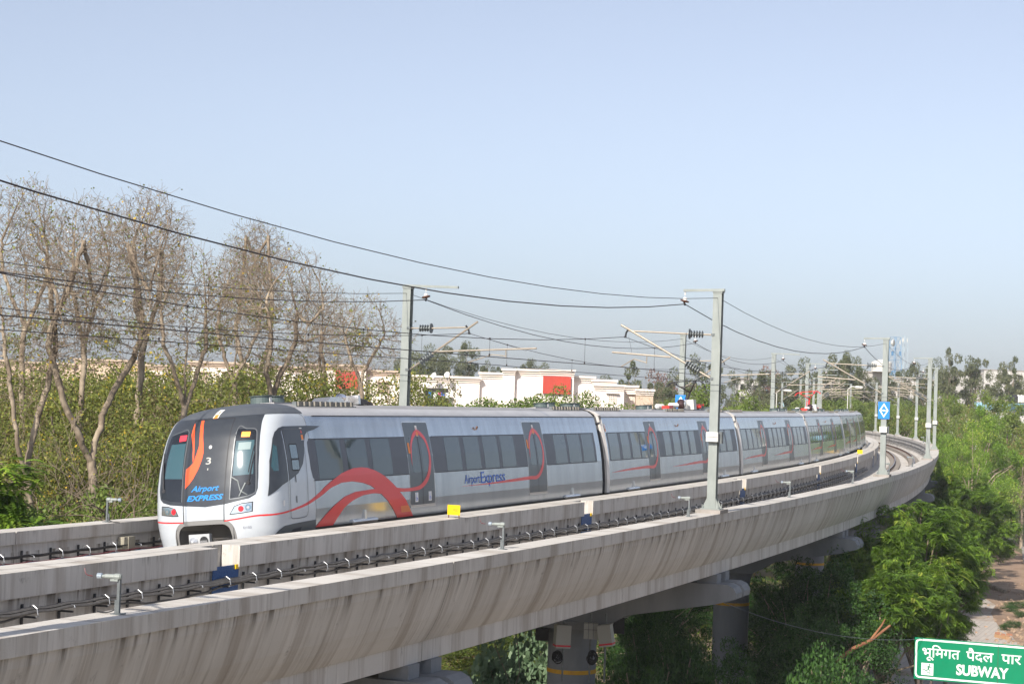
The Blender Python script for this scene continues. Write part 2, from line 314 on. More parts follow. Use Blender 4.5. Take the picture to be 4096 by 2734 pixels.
# ================================================================ VIADUCT
via=empty('viaduct',(0,0,0),label='curved double-track concrete railway viaduct with rain-streaked boat-shaped outer face',cat='viaduct')
NEAR=[(-7.15,TOP),(-7.15,.775),(-7.095,.765),(-7.075,.62),(-7.02,.44),(-6.95,.22),(-6.87,.0),(-6.775,-.2),(-6.67,-.38),(-6.605,-.475),(-6.57,-.485),(-6.57,-.855),(-2.5,-.855),(-2.07,-.5),(-2.062,.05),(-2.30,.05),(-2.34,-.37),(-6.2,-.37),(-6.42,-.2),(-6.58,.2),(-6.62,.77),(-6.52,.78),(-6.52,TOP)]
FAR=[(3.11,TOP),(3.11,.775),(3.05,.765),(3.03,.62),(2.97,.44),(2.90,.22),(2.82,.0),(2.73,-.2),(2.62,-.38),(2.56,-.475),(2.52,-.485),(2.52,-.855),(-1.6,-.855),(-2.02,-.5),(-2.035,TOP),(-1.60,TOP),(-1.60,.61),(-1.72,.60),(-1.74,-.37),(2.15,-.37),(2.38,-.2),(2.55,.2),(2.60,.76),(2.53,.77),(2.53,TOP)]
WALLA=[(-2.46,TOP),(-2.46,.61),(-2.345,.60),(-2.31,.05),(-2.062,.05),(-2.058,TOP)]
for i in range(len(JOINTS)-1):
    a,b=JOINTS[i]+.015,JOINTS[i+1]-.02
    mb=MB(); sweep(mb,NEAR,a,b); mb.cm=1; sweep(mb,WALLA[::-1],a+.32,b-.52); mb.build('girder',[CONC,CONCA],via)
    mb=MB(); sweep(mb,FAR[::-1],a,b); mb.build('girder',CONCA,via)
# inner joint cover plates (blue)
for j in JOINTS[1:11]:
    mb=MB(); c=PT(j-.10,-2.40,.20); mb.box(c,(1.0,.02,.92),Matrix.Rotation(hd(j),3,'Z'))
    o=mb.build('joint_plate',BLUEP,via); mb=MB(); c=PT(j+.30,-2.42,.62); mb.box(c,(.12,.03,.09)); mb.build('plate_hook',SIGNY,o)
# piers with hammerhead caps
def pier(s):
    c=PT(s,-2.05); h=hd(s); P=MB(); Z=[GZ-.1,GZ+.3,-4.05,-4.03,-3.98,-3.2,-2.9]; Rr=[.80]*7
    P.lathe([(GZ-.2,.73),(-3.3,.73),(-2.9,.80),(-2.5,1.05)],(0,0,0),(0,0,1),36)
    pr=P.build('pier',PIERM,via,smooth=False,loc=c,rz=h)
    for z0,z1 in ((-4.12,-4.0),(-3.10,-2.98)):
        b=MB(); b.lathe([(z0,.735),(z0,.75),(z1,.75),(z1,.735)],(0,0,0),(0,0,1),36); b.build('yellow_band',BAND,pr)
    for sx in (-.52,.52):
        pf=[]
        R1=[(-4.95,-1.12),(-5.12,-1.2),(-5.22,-1.36),(-5.2,-1.52),(-4.55,-1.72),(-1.9,-2.22),(-.95,-2.75)]
        pf=R1+[(-y,z) for y,z in R1[::-1]]
        for pass_ in (0,):
            v=[(sx-.40,y,z) for y,z in pf]+[(sx+.40,y,z) for y,z in pf]; n=len(pf)
        b=MB(); b.add(v,[tuple(range(n)),tuple(range(n,2*n))[::-1]]+[(k,k+n,(k+1)%n+n,(k+1)%n) for k in range(n)])
        cp=b.build('pier_cap',PIERM,pr)
        for y in (-4.3,-1.0,1.0,4.2):
            q=MB(); q.box((sx,y,-.985),(.5,.6,.26)); q.build('bearing_block',PIERM,cp)
    b=MB(); b.box((0,0,-1.5),(.24,5.0,.9)); b.lathe([(-.13,.02),(-.09,.10),(0,.14),(.09,.10),(.13,.02)],(0,-4.98,-1.38),(1,0,0),14); b.build('shear_key',PIERM,pr)
    return pr
for j in JOINTS[1:13]: pier(j)
# tracks
def track(dc,s0,s1):
    for sg in (-1,1):
        d=dc+sg*.7525; dz=-sg*.7525*math.sin(-CANT)*1.0
        zt=dz
        mb=MB(); sweep(mb,[(d-.035,zt),(d-.035,zt-.04),(d-.01,zt-.06),(d-.01,zt-.13),(d-.07,zt-.15),(d+.07,zt-.15),(d+.01,zt-.13),(d+.01,zt-.06),(d+.035,zt-.04),(d+.035,zt)][::-1],s0,s1,2.0); mb.build('rail',RAILM,via)
        mb=MB(); sweep(mb,[(d-.42,zt-.17),(d-.42,-.372),(d+.42,-.372),(d+.42,zt-.17)][::-1],s0,s1,2.0); mb.build('rail_plinth',DECK,via)
        mb=MB(); sweep(mb,[(d-.032,zt+.004),(d+.032,zt+.004)],s0,s1,2.0,closed=False,caps=False); mb.build('rail_head',RAILT,via)
track(-4.6,-40,300); track(0,-40,300)
# cable runs: brackets + cables on the inner walls
def cable_run(dw,sgn,z0,s0,s1,step,label,cols,nb=95,second=False):
    """dw: wall face, sgn: direction from the wall to the track"""
    E_=empty('cable_run',PT(s0,dw,z0),0,label=label,cat='cables'); L0=Vector(PT(s0,dw,z0))
    ss=np.arange(s0,s1,step); br0=None; zf=lambda s: z0-.12*float(np.clip((s-5)/20,0,1))*(0 if second else 1)
    for i,s in enumerate(ss[:nb]):
        if br0 is None:
            b=MB(); b.box((0,.012*sgn,-.06),(.055,.022,.34)); b.bar((0,.02*sgn,-.09),(.02,.27*sgn,-.09),.05,.03); br0=b.build('bracket',BRK,E_)
            c=MB(); c.tube([(.05,.10*sgn,.0),(.05,.12*sgn,.075),(.05,.19*sgn,.10),(.05,.27*sgn,.05),(.05,.29*sgn,-.05)],.010,6); c.box((.05,.28*sgn,-.075),(.07,.02,.02)); c0=c.build('clamp',CLAMP,br0); o=br0
        else: o=copy_tree(br0,E_)
        if i%4==3:
            for ch in o.children: ch.scale=(1,1,.35)
        o.location=Vector(PT(s,dw,zf(s)))-L0; o.rotation_euler=(0,0,hd(s))
    for j,(off,zo,r,m,wob) in enumerate(cols):
        rr=random.Random(j+int(z0*100)); pts=[]; s=s0-.6; ph=rr.uniform(0,6)
        while s<s1+.5:
            k=((s-s0)/step)%1; sag=-.022*math.sin(PI*k)**2; pts.append(Vector(PT(s,dw+off*sgn,zf(s)+zo+sag+wob*math.sin(s*.9+ph)*max(0,math.sin(s*.13+ph))))-L0); s+=step/4
        c=MB(); c.tube(pts,r,6); c.build('cable',m,E_)
    return E_
cable_run(-2.345,-1,.375,-19.8,78,1.05,'thick black cables clipped along the wall between the two tracks',[(.15,.05,.028,CABLE,.006),(.235,.0,.028,CABLE,.008),(.2,.045,.02,CABLE,.02),(.12,-.10,.022,CABLE,.10)])
cable_run(-2.34,-1,.02,36,96,1.05,'lower row of dark cables on the far stretch of the middle wall',[(.15,.0,.03,CABLE,.03),(.22,-.03,.024,CABLE,.05)],second=True)
cable_run(2.57,-1,.52,-9.6,24,1.03,'dark cables with a bright blue one along the far parapet inside',[(.12,.0,.022,BLACK,.02),(.16,.03,.018,BLACK,.05),(.30,-.135,.038,BLUEC,.03),(.26,-.09,.016,REDC,.03)],second=True)
cable_run(-6.64,1,.45,100,200,1.6,'cables clipped inside the outer parapet beyond the bend',[(.14,.03,.03,CABLE,.02),(.2,.0,.025,CABLE,.04),(.2,-.3,.03,CABLE,.06)],second=True,nb=62)
b=MB(); b.box((0,0,0),(.42,.16,.26)); b.box((.07,-.02,0),(.27,.17,.262)); o=b.build('junction_box',mat('box beige',(.36,.33,.26),.6),loc=PT(1.45,2.48,.58),rz=hd(1)); tag(o,'beige junction box on the inside of the far parapet','box')
# ================================================================ CATENARY MASTS
def insul(mb,a,b,n,r0,r1):
    a=Vector(a);b=Vector(b);L=(b-a).length; pr=[(0,r0)]
    for i in range(n): t=(i+.5)/n*L; w_=L/n*.5; pr+=[(t-w_*.8,r0),(t-w_*.25,r1),(t+w_*.1,r1*.97),(t+w_*.3,r0)]
    pr.append((L,r0)); mb.lathe(pr,a,b-a,14); return mb
def hcol(mb,z0,z1,bw=.25,dp=.24,t=.014):
    # flanges face along the track, web between
    mb.box((-dp/2+t/2,0,(z0+z1)/2),(t,bw,z1-z0)); mb.box((dp/2-t/2,0,(z0+z1)/2),(t,bw,z1-z0)); mb.box((0,0,(z0+z1)/2),(dp-2*t,t,z1-z0))
def make_mast(side):     # side=+1: arms reach +y (near parapet), -1: arms reach -y (far parapet)
    q=side; r=empty('catenary_mast'); H=7.35-TOP
    hcol(b:=MB(),.10,H-.06); b.build('column',GALV,r)
    b=MB(); b.box((0,0,H-.045),(.30,.30,.03)); b.bar((0,-.18*q,H),(0,(1.02 if q>0 else 1.62)*q,H-.03),.09,.07); b.box((0,0,H-.08),(.27,.27,.04)); b.build('top_arm',GALV,r)
    fy=1.02 if q>0 else .62
    fy=fy-.04; b=MB(); b.tube([(0,fy*q,H-.06),(.0,fy*q,H-.17)],.018,6); b.lathe([(0,.03),(.03,.06),(.09,.065)],(0,fy*q,H-.22),(0,0,-1),12); b.build('hanger',CERW,r)
    b=MB(); b.lathe([(0,.05),(.01,.13),(.05,.125),(.07,.03),(.10,.03)],(0,fy*q,H-.30),(0,.25*q,-1),14); b.build('insulator',BROWN,r)
    b=MB(); b.lathe([(0,.0),(.01,.03),(.07,.03)],(0,fy*q,H-.39),(0,0,-1),8); b.build('wire_clamp',BRK,r)
    # cantilever
    if q>0: tE,dE,reg0,reg1,dr,st1,cy=(2.62,5.10),(2.86,5.27),1.35,3.10,2.05,2.0,2.82
    else:   tE,dE,reg0,reg1,dr,st1,cy=(1.90,5.10),(2.28,5.28),1.0,4.16,3.2,3.05,2.02
    rz=lambda y: (4.30+.055*y)
    b=MB(); b.tube([(0,.13*q,5.04),(0,.42*q,5.045)],.022,8); b.tube([(0,.76*q,5.05),(0,tE[0]*q,tE[1])],.024,8); b.build('top_tube',TUBEM,r)
    insul(b:=MB(),(0,.40*q,5.045),(0,.80*q,5.052),5,.04,.105); b.lathe([(0,.02),(.0,.15),(.02,.15),(.02,.02)],(0,.80*q,5.05),(0,1,0),16); b.build('insulator',GALVD,r)
    d0=Vector((0,.13*q,3.79)); d1=Vector((0,dE[0]*q,dE[1])); u=(d1-d0).normalized()
    b=MB(); b.tube([d0,d0+u*.42],.026,8); b.tube([d0+u*.86,d1],.032,8); b.build('diagonal_tube',TUBEM,r)
    insul(b:=MB(),d0+u*.40,d0+u*.88,6,.045,.11); b.build('insulator',GALVD,r)
    b=MB(); b.tube([(0,reg0*q,rz(reg0)),(0,reg1*q,rz(reg1))],.026,8)
    b.tube([(0,dr*q,rz(dr)),(0,(dr+.01)*q,rz(dr)-.25)],.016,6); b.build('registration_tube',TUBEM,r)
    sy=cy; x=-1 if q>0 else 1
    b=MB(); b.tube([(0,dr*q,rz(dr)-.22),(0,(dr*.5+sy*.5)*q,4.36-.07),(0,sy*q,4.06)] if q>0 else [(0,dr*q,rz(dr)-.2),(0,(sy+.75)*q,4.31),(0,sy*q,4.06)],.017,6); b.build('steady_arm',TUBEM,r)
    b=MB(); my=(2.72 if q>0 else 2.02); b.tube([(0,(tE[0])*q,tE[1]+.06),(.02,(tE[0]+.08)*q,tE[1]-.05),(0,my*q,4.92)],.028,6); b.box((0,my*q,4.92),(.09,.05,.05)); b.build('messenger_clamp',BRK,r)
    b=MB(); b.tube([(0,tE[0]*q,4.95),(0,(reg1-.3 if q<0 else 2.5)*q,rz(2.6))],.004,4); b.build('stay_wire',WIREM,r)
    for z in (3.79,5.04):
        b=MB(); b.box((0,.10*q,z),(.28,.10,.07)); b.build('clamp_plate',GALVD,r)
    b=MB(); b.box((0,0,.05),(.95,.72,.10)); b.build('base_plinth',CONC2,r)
    b=MB(); b.box((0,0,.112),(.52,.56,.025))
    for sy_ in (-1,1):
        for sx_ in (-.1,.1): b.add([(sx_,.125*sy_,.12),(sx_,.26*sy_,.12),(sx_,.125*sy_,.42),(sx_+.012,.125*sy_,.12),(sx_+.012,.26*sy_,.12),(sx_+.012,.125*sy_,.42)],[(0,1,2),(3,5,4),(0,3,4,1),(1,4,5,2),(2,5,3,0)])
        for sx_ in (-.2,.2): b.tube([(sx_,.23*sy_,.1),(sx_,.23*sy_,.24)],.014,6)
    b.build('base_plate',GALV,r)
    b=MB(); b.box((0,-.0,3.62),(.262,.262,.02)); b.box((0,0,3.45),(.256,.256,.012)); b.build('strap',GALVD,r)
    b=MB(); b.box((-.19,0,2.15),(.14,.34,.27)); bx=b.build('equipment_box',WHITEP,r)
    b=MB(); b.box((-.265,0,2.15),(.012,.30,.008)); b.box((-.19,0,2.01),(.12,.32,.012)); b.build('box_seam',GALVD,bx)
    b=MB(); b.box((.05,-.19*q,2.13),(.2,.09,.33)); b.box((.05,-.15*q,2.2),(.26,.04,.03)); b.build('cable_bracket',GALVD,r)
    return r
NEARS=[-17.7,17.39,52.75,85.74,114.5,138.5,163.3,189.1,214.3,240,266,292]; FARS=[-17.6,17.56,53.6,85.1,112,134,163.3,189.1,214.3,240,266,292]
BD=-6.82; CD=2.82
pn=make_mast(1); pf_=make_mast(-1)
nl=['galvanised mast on the outer parapet nearest the camera, out of frame','tall pale mast on the outer parapet in front of the second coach','mast carrying the blue diamond sign, on the outer parapet','mast where the outer parapet turns away at the bend','mast just beyond the bend, right of the parapet end','slender mast right behind the bend mast','mast on the far outer parapet, third from where the wall reappears','mast on the far outer parapet, second from the train tail','mast on the far outer parapet beside the train tail']
fl=['galvanised mast behind the far parapet, out of frame','mast rising behind the first coach, bracket arm to the right','mast behind the pantograph with a blue diamond sign on it','mast behind the third coach with short top arm to the right','mast behind the fourth coach','mast above the red pantograph of the fourth coach','mast behind the tail of the train']
for i,s in enumerate(NEARS):
    o=pn if i==0 else copy_tree(pn); o.location=tuple(PT(s,BD,TOP)); o.rotation_euler=(0,0,hd(s)); tag(o,nl[i] if i<len(nl) else 'distant mast of the outer row behind the train, '+('nearest','middle','farthest')[i-9]+' of its last three','catenary mast','catenary masts along the viaduct')
for i,s in enumerate(FARS):
    o=pf_ if i==0 else copy_tree(pf_); o.location=tuple(PT(s,CD,TOP)); o.rotation_euler=(0,0,hd(s)); tag(o,fl[i] if i<len(fl) else 'distant mast of the inner row behind the train, '+('first','second','third','fourth','fifth')[i-7]+' beyond the tail mast','catenary mast','catenary masts along the viaduct')
# dish on top of second near mast
# ---------------------------------------------------------------- wires
def span_wire(sup,d,z,sag,r,name,m,label=None,parent=None,n=10,cat='overhead wire'):
    pts=[]
    for a,b in zip(sup[:-1],sup[1:]):
        pa,pb=PT(a,d,z),PT(b,d,z); L=b-a
        for k in range(n): t=k/n; p=pa*(1-t)+pb*t; pts.append(Vector((p[0],p[1],p[2]-sag*(L/35)**2*4*t*(1-t))))
    pts.append(Vector(PT(sup[-1],d,z))); b=MB(); b.tube(pts,r,5); o=b.build(name,m,parent)
    if parent is None: tag(o,label,cat)
    return o,pts
NS=[-53]+NEARS; FS=[-53]+FARS
span_wire(NS,-5.84,6.93,.75,.0135,'feeder_wire',WIREM,'thick wire hanging from the disc insulators of the outer masts')
span_wire(NS,-6.83,7.12,.62,.0085,'earth_wire',WIREM,'thin wire joining the tops of the outer masts')
span_wire(FS,2.24,6.93,.70,.0125,'feeder_wire',WIREM,'thick wire hanging from the disc insulators of the inner masts')
span_wire(FS,2.83,7.12,.62,.0085,'earth_wire',WIREM,'thin wire joining the tops of the inner masts')
def catenary(sup,dm,label,r=.009):
    E_=empty('overhead_line',label=label,cat='overhead line')
    span_wire(sup,dm,5.95,.55,r,'messenger_wire',WIREM,parent=E_); span_wire(sup,dm,5.08,.03,r*1.15,'contact_wire',WIREC,parent=E_,n=6)
    cnt=0
    for a,b in zip(sup[:-1],sup[1:]):
        if cnt>=95 : break
        L=b-a; nd=5
        for k in range(nd):
            t=(k+.5)/nd; zm=5.95-.55*(L/35)**2*4*t*(1-t); pa,pb=PT(a,dm,0),PT(b,dm,0); p=pa*(1-t)+pb*t
            q=MB(); q.tube([(p[0],p[1],5.06),(p[0],p[1],zm)],.0045,4); q.box((p[0],p[1],5.10),(.03,.03,.06)); q.box((p[0],p[1],zm),(.03,.03,.05)); q.build('dropper',WIREM,E_); cnt+=1
catenary(NS,-4.08,'messenger and contact wire with droppers over the empty near track')
catenary(FS,.80,'messenger and contact wire with droppers above the train')
# ---------------------------------------------------------------- diamond signs
def diamond(name,s,d,z,label,w_=.52,h_=.78):
    r=empty(name,PT(s,d,z),hd(s),label=label,cat='sign'); x=-.15
    b=MB(); b.box((x,0,0),(.012,w_,h_)); b.build('panel',SIGNB,r)
    b=MB(); a,c=w_*.40,h_*.42; a2,c2=a-.065,c-.095; xx=x-.010
    o=[(0,c),(-a,0),(0,-c),(a,0)]; i=[(0,c2),(-a2,0),(0,-c2),(a2,0)]
    b.add([(xx,y,zz) for y,zz in o+i],[(k,(k+1)%4,(k+1)%4+4,k+4) for k in range(4)]); b.build('diamond_frame',SIGNW,r)
    V,F=text2d('500m',.105,.003); wd=max(v[0] for v in V); b=MB(); b.add([(xx,-(vx-wd/2),vy-.036) for vx,vy in V],F); b.build('figures',SIGNW,r)
    b=MB()
    for yy in (-.2,.2):
        for zz in (-.32,.32): b.lathe([(0,.012),(.01,.012)],(x-.006,yy,zz),(-1,0,0),8)
    b.box((x+.02,0,.25),(.02,.4,.03)); b.box((x+.02,0,-.25),(.02,.4,.03)); b.build('bolts',GALVD,r)
    return r
diamond('diamond_sign',52.75,BD,4.05,'blue sign with white diamond and 500m on the outer parapet mast')
diamond('diamond_sign',53.6,CD,4.05,'blue diamond 500m sign half hidden behind the second coach roof')
diamond('diamond_sign',214.3,CD,3.6,'tiny blue sign on a distant mast behind the train',.5,.7)
# round white dish on the diamond sign mast top
b=MB(); b.lathe([(0,.02),(.02,.13),(.08,.16),(.10,.15),(.11,.02)],(0,0,0),(-.2,-1,0),18); o=b.build('mast_dish',WHITEP,loc=PT(52.8,BD-.25,7.15)); tag(o,'small round white dish at the top of the diamond sign mast','dish')
# ---------------------------------------------------------------- kilometre boards
def kmboard(s,txt,label):
    r=empty('distance_board',PT(s,-2.29,TOP),hd(s),label=label,cat='distance board'); W_,H_=.34,.25
    b=MB(); b.box((0,0,.20+0),(.012,W_,H_)); b.build('board',SIGNY,r)
    for y in (-.14,.14): b=MB(); b.box((.012,y,.07),(.01,.03,.18)); b.build('leg',BRKT,r)
    V,F=text2d(txt,.115,.0015); wd=max(v[0] for v in V); b=MB(); b.add([(-.009,-(vx-wd/2)*.9,vy+.16) for vx,vy in V],F); b.build('figures',SIGNO,r)
kmboard(9.05,'11900','yellow board reading 11900 on the middle wall beside the first coach')
kmboard(91.5,'11980','small yellow distance board on the middle wall near the train tail')
# ---------------------------------------------------------------- sensor/lamp posts on the parapets
def make_post():
    r=empty('parapet_lamp'); 
    b=MB(); b.box((0,0,.008),(.15,.15,.016)); b.bar((0,0,.01),(0,0,.52),.042,.042); b.box((0,.02,.1),(.012,.08,.18)); b.build('post',GALVD,r)
    b=MB(); b.lathe([(0,.03),(.02,.045),(.09,.045),(.10,.034),(.22,.034),(.24,.025),(.28,.015)],(.0,-.03,.505),(-.25,1,.0),12); b.box((-.02,.06,.47),(.05,.12,.05)); b.build('housing',GALV,r)
    b=MB(); b.lathe([(0,.02),(.01,.042),(.07,.042),(.08,.02)],(-.06,.23,.505),(-.25,1,0),12); b.build('lens',mat('clear lens',(.35,.40,.45),.1,.3),r)
    b=MB(); b.tube(smooth_path([(.01,.02,.12),(.05,.06,.07),(.02,.16,.02),(.0,.26,.012),(.05,.36,.012)],4),.009,5); b.build('lead',BLACK,r)
    b=MB(); b.tube(smooth_path([(-.1,.36,.5),(-.13,.44,.52),(-.12,.48,.60)],4),.006,4); b.build('loose_wire',REDC,r)
    return r
pp=make_post(); ps=[(-13.45,-6.86,'parapet lamp on the near parapet, leftmost, above the thick cables'),(.75,-6.8,'parapet lamp below the second door of the first coach'),(14.95,-6.8,'parapet lamp just left of the tall mast in front of the second coach'),(28.6,-6.8,'parapet lamp right of the tall mast'),(42.8,-6.8,'parapet lamp left of the diamond sign mast'),(56,-6.8,'parapet lamp just right of the diamond sign mast'),(70,-6.8,'parapet lamp in front of the curved rails'),(148,-6.8,'parapet lamp on the far stretch of the outer parapet'),(1.1,2.78,'parapet lamp on the far parapet left of the cab')]
for i,(s,d,l) in enumerate(ps):
    o=pp if i==0 else copy_tree(pp); o.location=tuple(PT(s,d,TOP)); o.rotation_euler=(0,0,hd(s)+(PI if d>0 else 0)); tag(o,l,'lamp','lamps on the parapets')
# ================================================================ TRAIN
PZ=[.55,.90,1.3,1.96,2.42,2.88,3.14,3.40,3.50,3.60,3.68,3.73,3.76,3.775]
PY=[1.38,1.44,1.485,1.50,1.475,1.42,1.38,1.33,1.26,1.12,.90,.65,.35,0.0]
def wz(z): return float(np.interp(z,PZ,PY))
FZ=[.3,.6,.9,1.2,1.5,1.9,2.3,2.7,3.05,3.3,3.45,3.56,3.65,3.71,3.75,3.775]
FX=[.16,.06,.0,-.02,.0,.07,.17,.30,.45,.63,.80,.98,1.22,1.5,1.85,2.3]
def _sm(X,Y):     # smooth monotone resample so the panels have no facets
    def f(z):
        return float(np.interp(z,X,Y))
    zz=np.linspace(X[0],X[-1],160); yy=np.array([f(z) for z in zz]); k=np.hanning(11); k/=k.sum(); yp=np.concatenate([2*yy[0]-yy[5:0:-1],yy,2*yy[-1]-yy[-2:-7:-1]]); ys=np.convolve(yp,k,'valid'); return zz,ys
_fz,_fx=_sm(FZ,FX); _wz,_wy=_sm(PZ[:9],PY[:9])
def xf(z): return float(np.interp(z,_fz,_fx))
def wz(z): return float(np.interp(z,_wz,_wy)) if z<3.42 else float(np.interp(z,PZ,PY))
NE,DP=2.7,.95
def frontx(y,z):
    w_=max(wz(z),1e-4); r=min(abs(y)/w_,.9995); return xf(z)+DP*(1-(1-r**NE)**(1/NE))
def front_pt(y,z,off=.004):
    e=.01; fy=(frontx(y+e,z)-frontx(y-e,z))/(2*e); fz=(frontx(y,z+e)-frontx(y,z-e))/(2*e); n=Vector((-1,max(-6,min(6,fy)),max(-3,min(3,fz)))).normalized()
    return Vector((frontx(y,z),y,z))+n*(off*.5)
def side_y(x,z,cab):
    w_=wz(z)
    if cab and x<xf(z)+DP:
        q=max(0,min(1,1-(x-xf(z))/DP)); return w_*(1-q**NE)**(1/NE)
    return w_
def side_pt(x,z,off=.004,sg=-1,cab=False):
    e=.02; y=side_y(x,z,cab); dz=(side_y(x,z+e,cab)-side_y(x,z-e,cab))/(2*e); dx=(side_y(x+e,z,cab)-side_y(x-e,z,cab))/(2*e) if cab else 0
    n=Vector((-dx,sg,-dz)).normalized(); return Vector((x,sg*y,z))+Vector((n[0],n[1],n[2]))*(off*.5 if off<.026 else off)
def decal_side(poly,off,sg=-1,cab=False,step=.12,mb=None):
    step=min(step,.13)
    mb=mb or MB(); V,F=cdt(poly,step); mb.add([side_pt(x,z,off,sg,cab) for x,z in V],F); return mb
def decal_front(poly,off,step=.07,mb=None):
    mb=mb or MB(); V,F=cdt(poly,step); mb.add([front_pt(y,z,off) for y,z in V],F); return mb
def ribbon(pts,ws,k=6,end=None):
    C_=smooth_path([(x,z,w_) for (x,z),w_ in zip(pts,ws)],k); top=[];bot=[]
    for i,p in enumerate(C_):
        a=C_[max(i-1,0)];b=C_[min(i+1,len(C_)-1)]; t=Vector((b[0]-a[0],b[1]-a[1])); t.normalize(); n=Vector((-t[1],t[0])); w_=max(p[2],.004)/2; top.append((p[0]+n[0]*w_,p[1]+n[1]*w_)); bot.append((p[0]-n[0]*w_,p[1]-n[1]*w_))
    return top,bot
def ribbon_side(pts,ws,off,mb=None,cab=False,k=6,sg=-1):
    mb=mb or MB(); t,b=ribbon(pts,ws,k); n=len(t); V=[]
    for a,c in zip(t,b):
        for q in (0,.5,1): V.append(side_pt(a[0]+(c[0]-a[0])*q,a[1]+(c[1]-a[1])*q,off,sg,cab))
    mb.add(V,[(i*3+j,(i+1)*3+j,(i+1)*3+j+1,i*3+j+1) for i in range(n-1) for j in (0,1)]); return mb
def ribbon_front(pts,ws,off,mb=None,k=6):
    mb=mb or MB(); t,b=ribbon(pts,ws,k); n=len(t); V=[]
    for a,c in zip(t,b):
        for q in (0,.5,1): V.append(front_pt(a[0]+(c[0]-a[0])*q,a[1]+(c[1]-a[1])*q,off))
    mb.add(V,[(i*3+j,(i+1)*3+j,(i+1)*3+j+1,i*3+j+1) for i in range(n-1) for j in (0,1)]); return mb
def rrect(x0,x1,z0,z1,r=.05,n=4):
    out=[]
    for cx,cz,a0 in ((x1-r,z1-r,0),(x0+r,z1-r,PI/2),(x0+r,z0+r,PI),(x1-r,z0+r,1.5*PI)):
        for i in range(n+1): a=a0+PI/2*i/n; out.append((cx+r*math.cos(a),cz+r*math.sin(a)))
    return out
train=empty('metro_train',PT(.75),0,label='silver electric train of coupled coaches with dark cab front and red ribbon livery',cat='train')
T0=Vector(PT(.75))
def coach_frame(s0,s1):
    a=Vector(PT(s0));b=Vector(PT(s1)); d=b-a; t=math.atan2(d[1],d[0]); return a-T0,(CANT,0,t)
ZS=[.55,.7,.9,1.1,1.3,1.5,1.7,1.96,2.2,2.42,2.65,2.88,3.02,3.14,3.27,3.40]
def body_mesh(x0,x1,zb=.88):
    mb=MB(); zs=[z for z in ZS if z>=zb]; zs=[zb]+[z for z in zs if z>zb]; xs_=np.linspace(x0,x1,2)
    for sg in (-1,1):
        V=[(x,sg*wz(z),z) for x in (x0,x1) for z in zs]; n=len(zs); F=[(j,n+j,n+j+1,j+1) for j in range(n-1)]
        mb.add(V,F if sg<0 else [f[::-1] for f in F])
    for x in (x0,x1):
        P=[(x,-wz(z),z) for z in zs]+[(x,wz(z),z) for z in zs[::-1]]; mb.add(P,[tuple(range(len(P))) if x==x0 else tuple(range(len(P)))[::-1]])
    mb.add([(x0,-wz(zb),zb),(x1,-wz(zb),zb),(x1,wz(zb),zb),(x0,wz(zb),zb)],[(0,3,2,1)]); return mb
def roof_strip(x0,x1,z0,z1,nseg=8):
    mb=MB(); zs=np.linspace(z0,z1,nseg)
    for sg in (-1,1):
        V=[(x,sg*wz(z),z) for x in (x0,x1) for z in zs]; n=len(zs); mb.add(V,[(j,n+j,n+j+1,j+1) if sg<0 else (j,j+1,n+j+1,n+j) for j in range(n-1)])
    if z1>=3.77: pass
    return mb
def door(cx,hw,par,sg=-1,cab=False):
    b=MB(); b.cm=0; decal_side(rrect(cx-hw-.03,cx+hw+.03,1.12,3.27,.07),.004,sg,step=.35,mb=b)
    b.cm=1; decal_side(rrect(cx-hw,cx+hw,1.15,3.24,.06),.010,sg,step=.3,mb=b)
    b.cm=2
    for a,c in ((-hw*.72,-.10),(.10,hw*.68)): decal_side(rrect(cx+a,cx+c,1.96,2.86,.05),.014,sg,step=.3,mb=b)
    b.cm=3; decal_side([(cx-.012,1.15),(cx+.012,1.15),(cx+.012,3.24),(cx-.012,3.24)],.016,sg,step=.4,mb=b)
    b.cm=0; decal_side(rrect(cx-hw-.02,cx+hw+.03,1.085,1.12,.01),.02,sg,step=.4,mb=b)
    return b.build('door',[STEELB,DOORM,GLASS,SEAM],par)
def ring(cx,pre,prew,par):
    pts=pre+[(cx-.12,1.60),(cx+.32,1.80),(cx+.56,2.12),(cx+.61,2.45),(cx+.50,2.76),(cx+.24,2.94),(cx+.0,2.99),(cx-.25,2.90),(cx-.47,2.70),(cx-.58,2.42),(cx-.60,2.15)]
    ws=prew+[.11,.15,.14,.12,.12,.12,.12,.11,.09,.06,.01]
    return ribbon_side(pts,ws,.020).build('red_ribbon',REDP,par)
def window_band(x0,x1,panes,par,sg=-1,cab=False,left_r=False):
    b=MB(); b.cm=0; poly=[(x0,1.93),(x1,1.93),(x1,2.87),(x0,2.87)] if not left_r else [(x0+.18,1.93),(x1,1.93),(x1,2.87),(x0+.12,2.87),(x0+.03,2.80),(x0,2.62),(x0+.02,2.20),(x0+.08,2.0)]
    decal_side(poly,.005,sg,cab,step=.4,mb=b); b.cm=1
    for a,c in panes: decal_side([(a,1.955),(c,1.955),(c,2.845),(a,2.845)],.010,sg,cab,step=.4,mb=b)
    b.cm=2
    for zz in (1.93,2.87): decal_side([(x0+.1,zz-.008),(x1,zz-.008),(x1,zz+.008),(x0+.1,zz+.008)],.013,sg,cab,step=.5,mb=b)
    return b.build('side_window',[BANDM,GLASS,SEAM],par)
def fans(xc,par):
    for dx in (-.32,.32):
        b=MB(); b.lathe([(0,.02),(0,.25),(.17,.24),(.18,.275),(.195,.275),(.195,.24),(.14,.22),(.14,.02)],(xc+dx,0,3.77),(0,0,1),22); o=b.build('roof_fan',FANM,par)
        q=MB(); q.box((xc+dx,-.247,3.86),(.10,.01,.12)); q.build('fan_sticker',STK,par) if dx<0 else None
